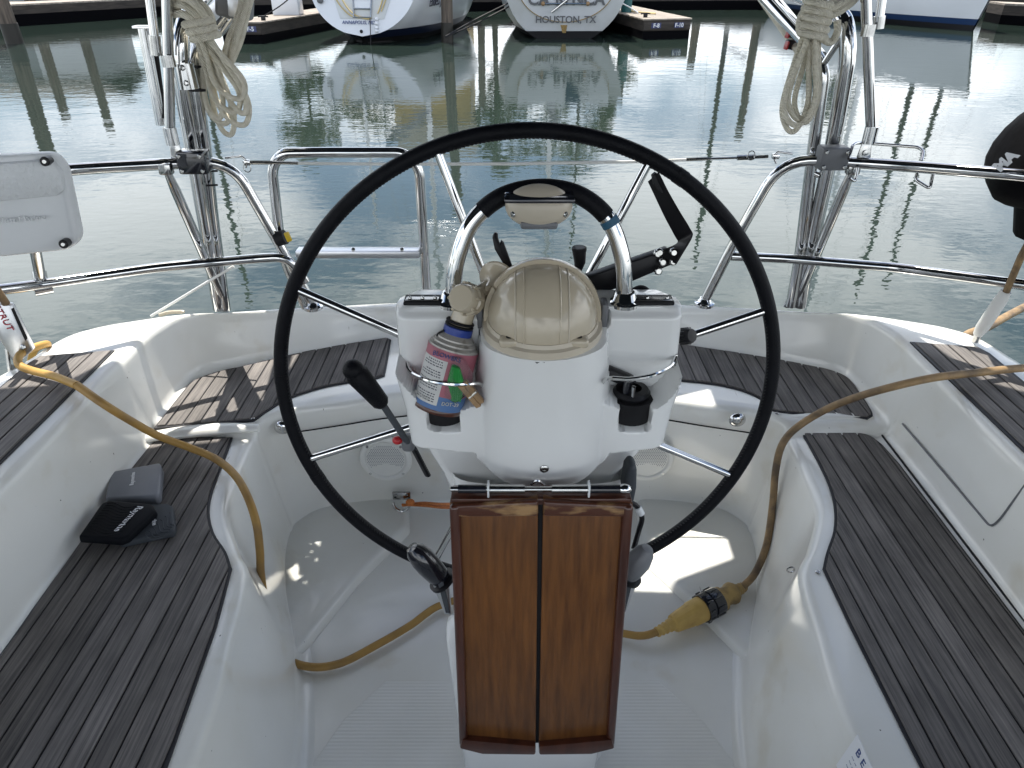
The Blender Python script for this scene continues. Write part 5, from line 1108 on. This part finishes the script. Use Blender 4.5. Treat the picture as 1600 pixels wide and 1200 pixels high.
text('Endless Journey', .36, 'ink', bA, frame(lerp(pT, pT2, .35), pT2 - pT, (.15, 0, 1)), extr=.006, shear=.35, sx=.75)
# B: oval transom
pB = U(881, 60, z=WZ)
bB, wB, hB, yB = boat('white sailboat with a wide oval transom and lettering moored right of the centre piling', pB, R(0.5), 10.5, 2.0, 1.7, -.30, hull='hullb', boot='bottom', bz=(.04, .20), full=2.3, tw=.88, keel=-.22)
ov = []
for k in range(30):
    a = math.pi + math.pi * k / 29; ov.append((1.36 * math.cos(a), 1.36 + .92 * math.sin(a)))
ov = [(-1.36, 1.8)] + ov + [(1.36, 1.8)]
def onB(x, z, off=-.03): return wB((x, yB(0, z) + off, z))
pnB = MB().slab([onB(x, max(.2, z), -.02) for x, z in ov], (0, .03, 0)).build('transom_panel', 'hullw', bB, bevel=.006)
MB().tube([onB(x, z, -.025) for x, z in ov[1:-1]], .012, 6).build('panel_edge', 'plugd', pnB)
text('CA', .44, 'greyp', pnB, frame(onB(-.78, 1.02, -.045), (1, 0, 0), (0, -.2, 1)), extr=.006, font_off=.012); text('CA', .44, 'greyp', pnB, frame(onB(.80, 1.02, -.045), (1, 0, 0), (0, -.2, 1)), extr=.006, font_off=.012)
text('RI', .44, 'greyp', pnB, frame(onB(-.12, 1.02, -.04), (1, 0, 0), (0, -.2, 1)), extr=.004, font_off=.012); text('N', .44, 'greyp', pnB, frame(onB(.34, 1.02, -.04), (1, 0, 0), (0, -.2, 1)), extr=.004, font_off=.012)
text('HOUSTON, TX', .26, 'greyp', pnB, frame(onB(.02, .50, -.045), (1, 0, 0), (0, -.2, 1)), extr=.004, font_off=.004)
MB().slab([onB(.10, 1.10, -.07), onB(.42, 1.36, -.07), onB(.55, 1.75, -.07), onB(.06, 1.75, -.07)], (0, .03, 0)).build('blue_emblem', 'bluestripe', pnB, bevel=.004)
MB().tube([onB(-.65, .92, -.09), onB(.62, .92, -.09)], .028, 8).build('anchor_stock', 'steel', pnB); MB().tube([onB(-.40, .70, -.10), onB(.75, 1.55, -.10)], .030, 8).build('anchor_shank', 'steel', pnB)
for x in (-.65, .62): MB().sphere(onB(x, .92, -.09), .06, (1, 1, 1), 10, 6).build('anchor_ball', 'wood', pnB)
MB().slab([onB(-.12, .36, -.02), onB(.08, .36, -.02), onB(.05, .15, -.02), onB(-.05, .15, -.02)], (0, .02, 0)).build('rust_stain', 'plugd', bB)
# C: blue striped hull, bow to the right
q1, q2 = U(1325, 27, z=WZ), U(1520, 48, z=WZ); hv = (q2 - q1).normalized(); LC = 12.0
hdC = math.atan2(-hv.x, hv.y) - R(5)
stern = q2 - Matrix.Rotation(hdC, 3, 'Z') @ Vector((0, LC * 1.0, 0))
bC, wC_, hC, yC = boat('white sailboat with a blue waterline stripe whose bow points right', stern, hdC, LC, 1.9, 1.5, .2, boot='bluestripe', bz=(.16, .34), bowz=1.9, full=3.2, mast=14)
# more boats beyond the walkway (seen mirrored in the water)
for (x, y, hd, ms, lab) in ((-18.5, 40, .0, 17, 'far sailboat moored beyond the main dock on the left'), (-9.5, 41, -.05, 12, 'far sailboat moored beyond the main dock left of the ladder boat'), (4.5, 43, .03, 14.5, 'far sailboat moored beyond the main dock behind the oval transom'), (13, 42, .0, 15, 'far sailboat moored beyond the main dock right of the centre'), (24.2, 40.2, .0, 16.5, 'far sailboat moored beyond the main dock on the right'), (29.6, 46.5, .0, 18.5, 'far sailboat moored beyond the main dock at the far right')):
    boat(lab, (x, y, WZ), hd, 10.5, 1.75, 1.2, .2, mast=ms, mastmat='dockside' if ms > 13 else 'alu')
# mooring lines
def line(pts, r, m, lab): 
    o = MB().tube(crom(pts, 8), r, 6).build('mooring_line', m); return solo(o, lab, 'mooring line', 'mooring lines')
pq = U(699, 56, z=WZ) ; pq.z = WZ + .55
line([U(696, 57, y=pA.y - .2), U(740, 32, y=22.6), U(800, 2, y=23)], .02, 'rubber', 'upper dark mooring line from the centre piling to the oval transom boat')
line([U(696, 58, y=pA.y - .2), U(745, 36, y=22.6), U(815, 0, y=23.2)], .02, 'rubber', 'lower dark mooring line from the centre piling to the oval transom boat')
line([U(962, 0, y=23.5), U(985, 12, y=24), U(997, 20, y=24)], .018, 'hullw', 'white dock line from the oval transom boat to the right finger dock')
line([B1 + uy1 * .5 + Vector((-.15, 0, .63)), B1 + uy1 * .6 + Vector((.5, 0, 1.0)), onA(-1.3, 1.7)], .016, 'rubber', 'dark dock line from the left finger dock to the ladder boat')
line([A2 + uy2 * 1.5 + Vector((.5, 0, .58)), A2 + uy2 * 2 + Vector((.9, 0, .56)), A2 + uy2 * 3 + Vector((.4, 0, .56)), A2 + uy2 * 4 + Vector((.8, 0, .56))], .02, 'swing', 'yellow hose lying on the right finger dock')
# shore: ground, buildings, trees (mirrored in the water)
mb = MB(); mb.prism([(-120, 52), (120, 52), (120, 300), (-120, 300)], WZ - .5, WZ + .9); struct(mb.build('ground', 'dockside'))
def house(lab, x0, x1, y0, y1, h, wm, wins):
    t = thing('boathouse', lab, 'building', ((x0 + x1) / 2, y0, WZ))
    zb_ = WZ + .3; MB().box(((x0 + x1) / 2, (y0 + y1) / 2, zb_ + h / 2), (x1 - x0, y1 - y0, h)).build('wall', wm, t)
    MB().slab([(x0 - .4, y0 - .4, zb_ + h), (x1 + .4, y0 - .4, zb_ + h), (x1 + .4, (y0 + y1) / 2, zb_ + h * 1.35), (x0 - .4, (y0 + y1) / 2, zb_ + h * 1.35)], (0, 0, .15)).build('roof', 'roof', t)
    MB().slab([(x0 - .4, y1 + .4, zb_ + h), (x1 + .4, y1 + .4, zb_ + h), (x1 + .4, (y0 + y1) / 2, zb_ + h * 1.35), (x0 - .4, (y0 + y1) / 2, zb_ + h * 1.35)], (0, 0, .15)).build('roof', 'roof', t)
    for (wx, wz, ww, wh) in wins:
        f = MB().box((wx, y0 - .02, zb_ + wz), (ww, .08, wh)).build('window', 'hullw', t); MB().box((wx, y0 - .05, zb_ + wz), (ww * .86, .06, wh * .86)).build('pane', 'glassd', f)
    return t
hb = house('grey boathouse with a white door panel standing on the main dock at the left', -25.5, -19.8, 36.3, 41, 2.7, 'bldg', ((-23.6, 1.6, .9, 1.0),))
MB().box((-21.0, 36.22, WZ + 1.7), (2.2, .08, 2.4)).build('door_panel', 'bldgw', hb)
lb = MB().tube([Vector((-24.6 + .38 * math.cos(a), 36.15, WZ + 2.1 + .38 * math.sin(a))) for a in [2 * math.pi * k / 24 for k in range(24)]], .09, 10, closed=True).build('lifebuoy', 'hullw'); solo(lb, 'white ring lifebuoy hanging on the grey boathouse wall', 'lifebuoy')
house('tan house with yellow siding standing on the shore behind the moored boats', -8.6, -3.0, 55, 62, 8.2, 'bldgt', ((-7.2, 4, 1.2, 1.5), (-4.6, 4, 1.2, 1.5), (-7.2, 1.8, 1.2, 1.4), (-4.6, 1.8, 1.2, 1.4)))
def tree(x, y, h, w_, lab):
    t = thing('tree', lab, 'tree', (x, y, WZ + .8), 'trees on the shore'); b = Vector((x, y, WZ + .8))
    tk = MB().tube([b, b + Vector((.1, 0, h * .4)), b + Vector((-.1, 0, h * .75))], [.22, .16, .06], 8)
    for k in range(5):
        a = random.uniform(0, 6.28); tk.tube([b + Vector((0, 0, h * (.3 + .08 * k))), b + Vector((w_ * .6 * math.cos(a), w_ * .6 * math.sin(a), h * (.55 + .07 * k)))], [.09, .03], 6)
    tk.build('trunk', 'bark', t)
    cr_ = MB(); cl_ = []
    for k in range(16):
        a = random.uniform(0, 6.28); rr3 = w_ * random.uniform(.1, .8); cl_.append((b + Vector((rr3 * math.cos(a), rr3 * math.sin(a), h * random.uniform(.42, .95))), random.uniform(.5, 1.0) * w_ * .42))
    for c, rad in cl_:
        for k in range(90):
            v = Vector((random.gauss(0, 1), random.gauss(0, 1), random.gauss(0, .8))).normalized() * rad * random.uniform(.5, 1.05); p = c + v; u_ = Vector((random.gauss(0, 1), random.gauss(0, 1), random.gauss(0, 1))).normalized(); n2 = u_.orthogonal().normalized(); s_ = random.uniform(.16, .3)
            cr_.add([p + u_ * s_, p + n2 * s_ * .6, p - u_ * s_, p - n2 * s_ * .6], [(0, 1, 2, 3)])
    cr_.build('crown', 'leaf', t, smooth=False, recalc=False)
for args in ((-14.5, 54, 10.5, 3.0, 'broad green tree on the shore left of the tan house'), (-10.8, 56, 9.0, 2.4, 'small green tree close to the left wall of the tan house'), (-1.2, 54, 11.5, 2.6, 'tall green tree on the shore right of the tan house'), (3.2, 56, 11.0, 3.2, 'broad green tree on the shore behind the oval transom boat'), (6.6, 55, 9.5, 2.6, 'small green tree on the shore behind the right finger dock'), (24, 57, 8.0, 3.0, 'broad green tree on the shore far to the right')): tree(*args)
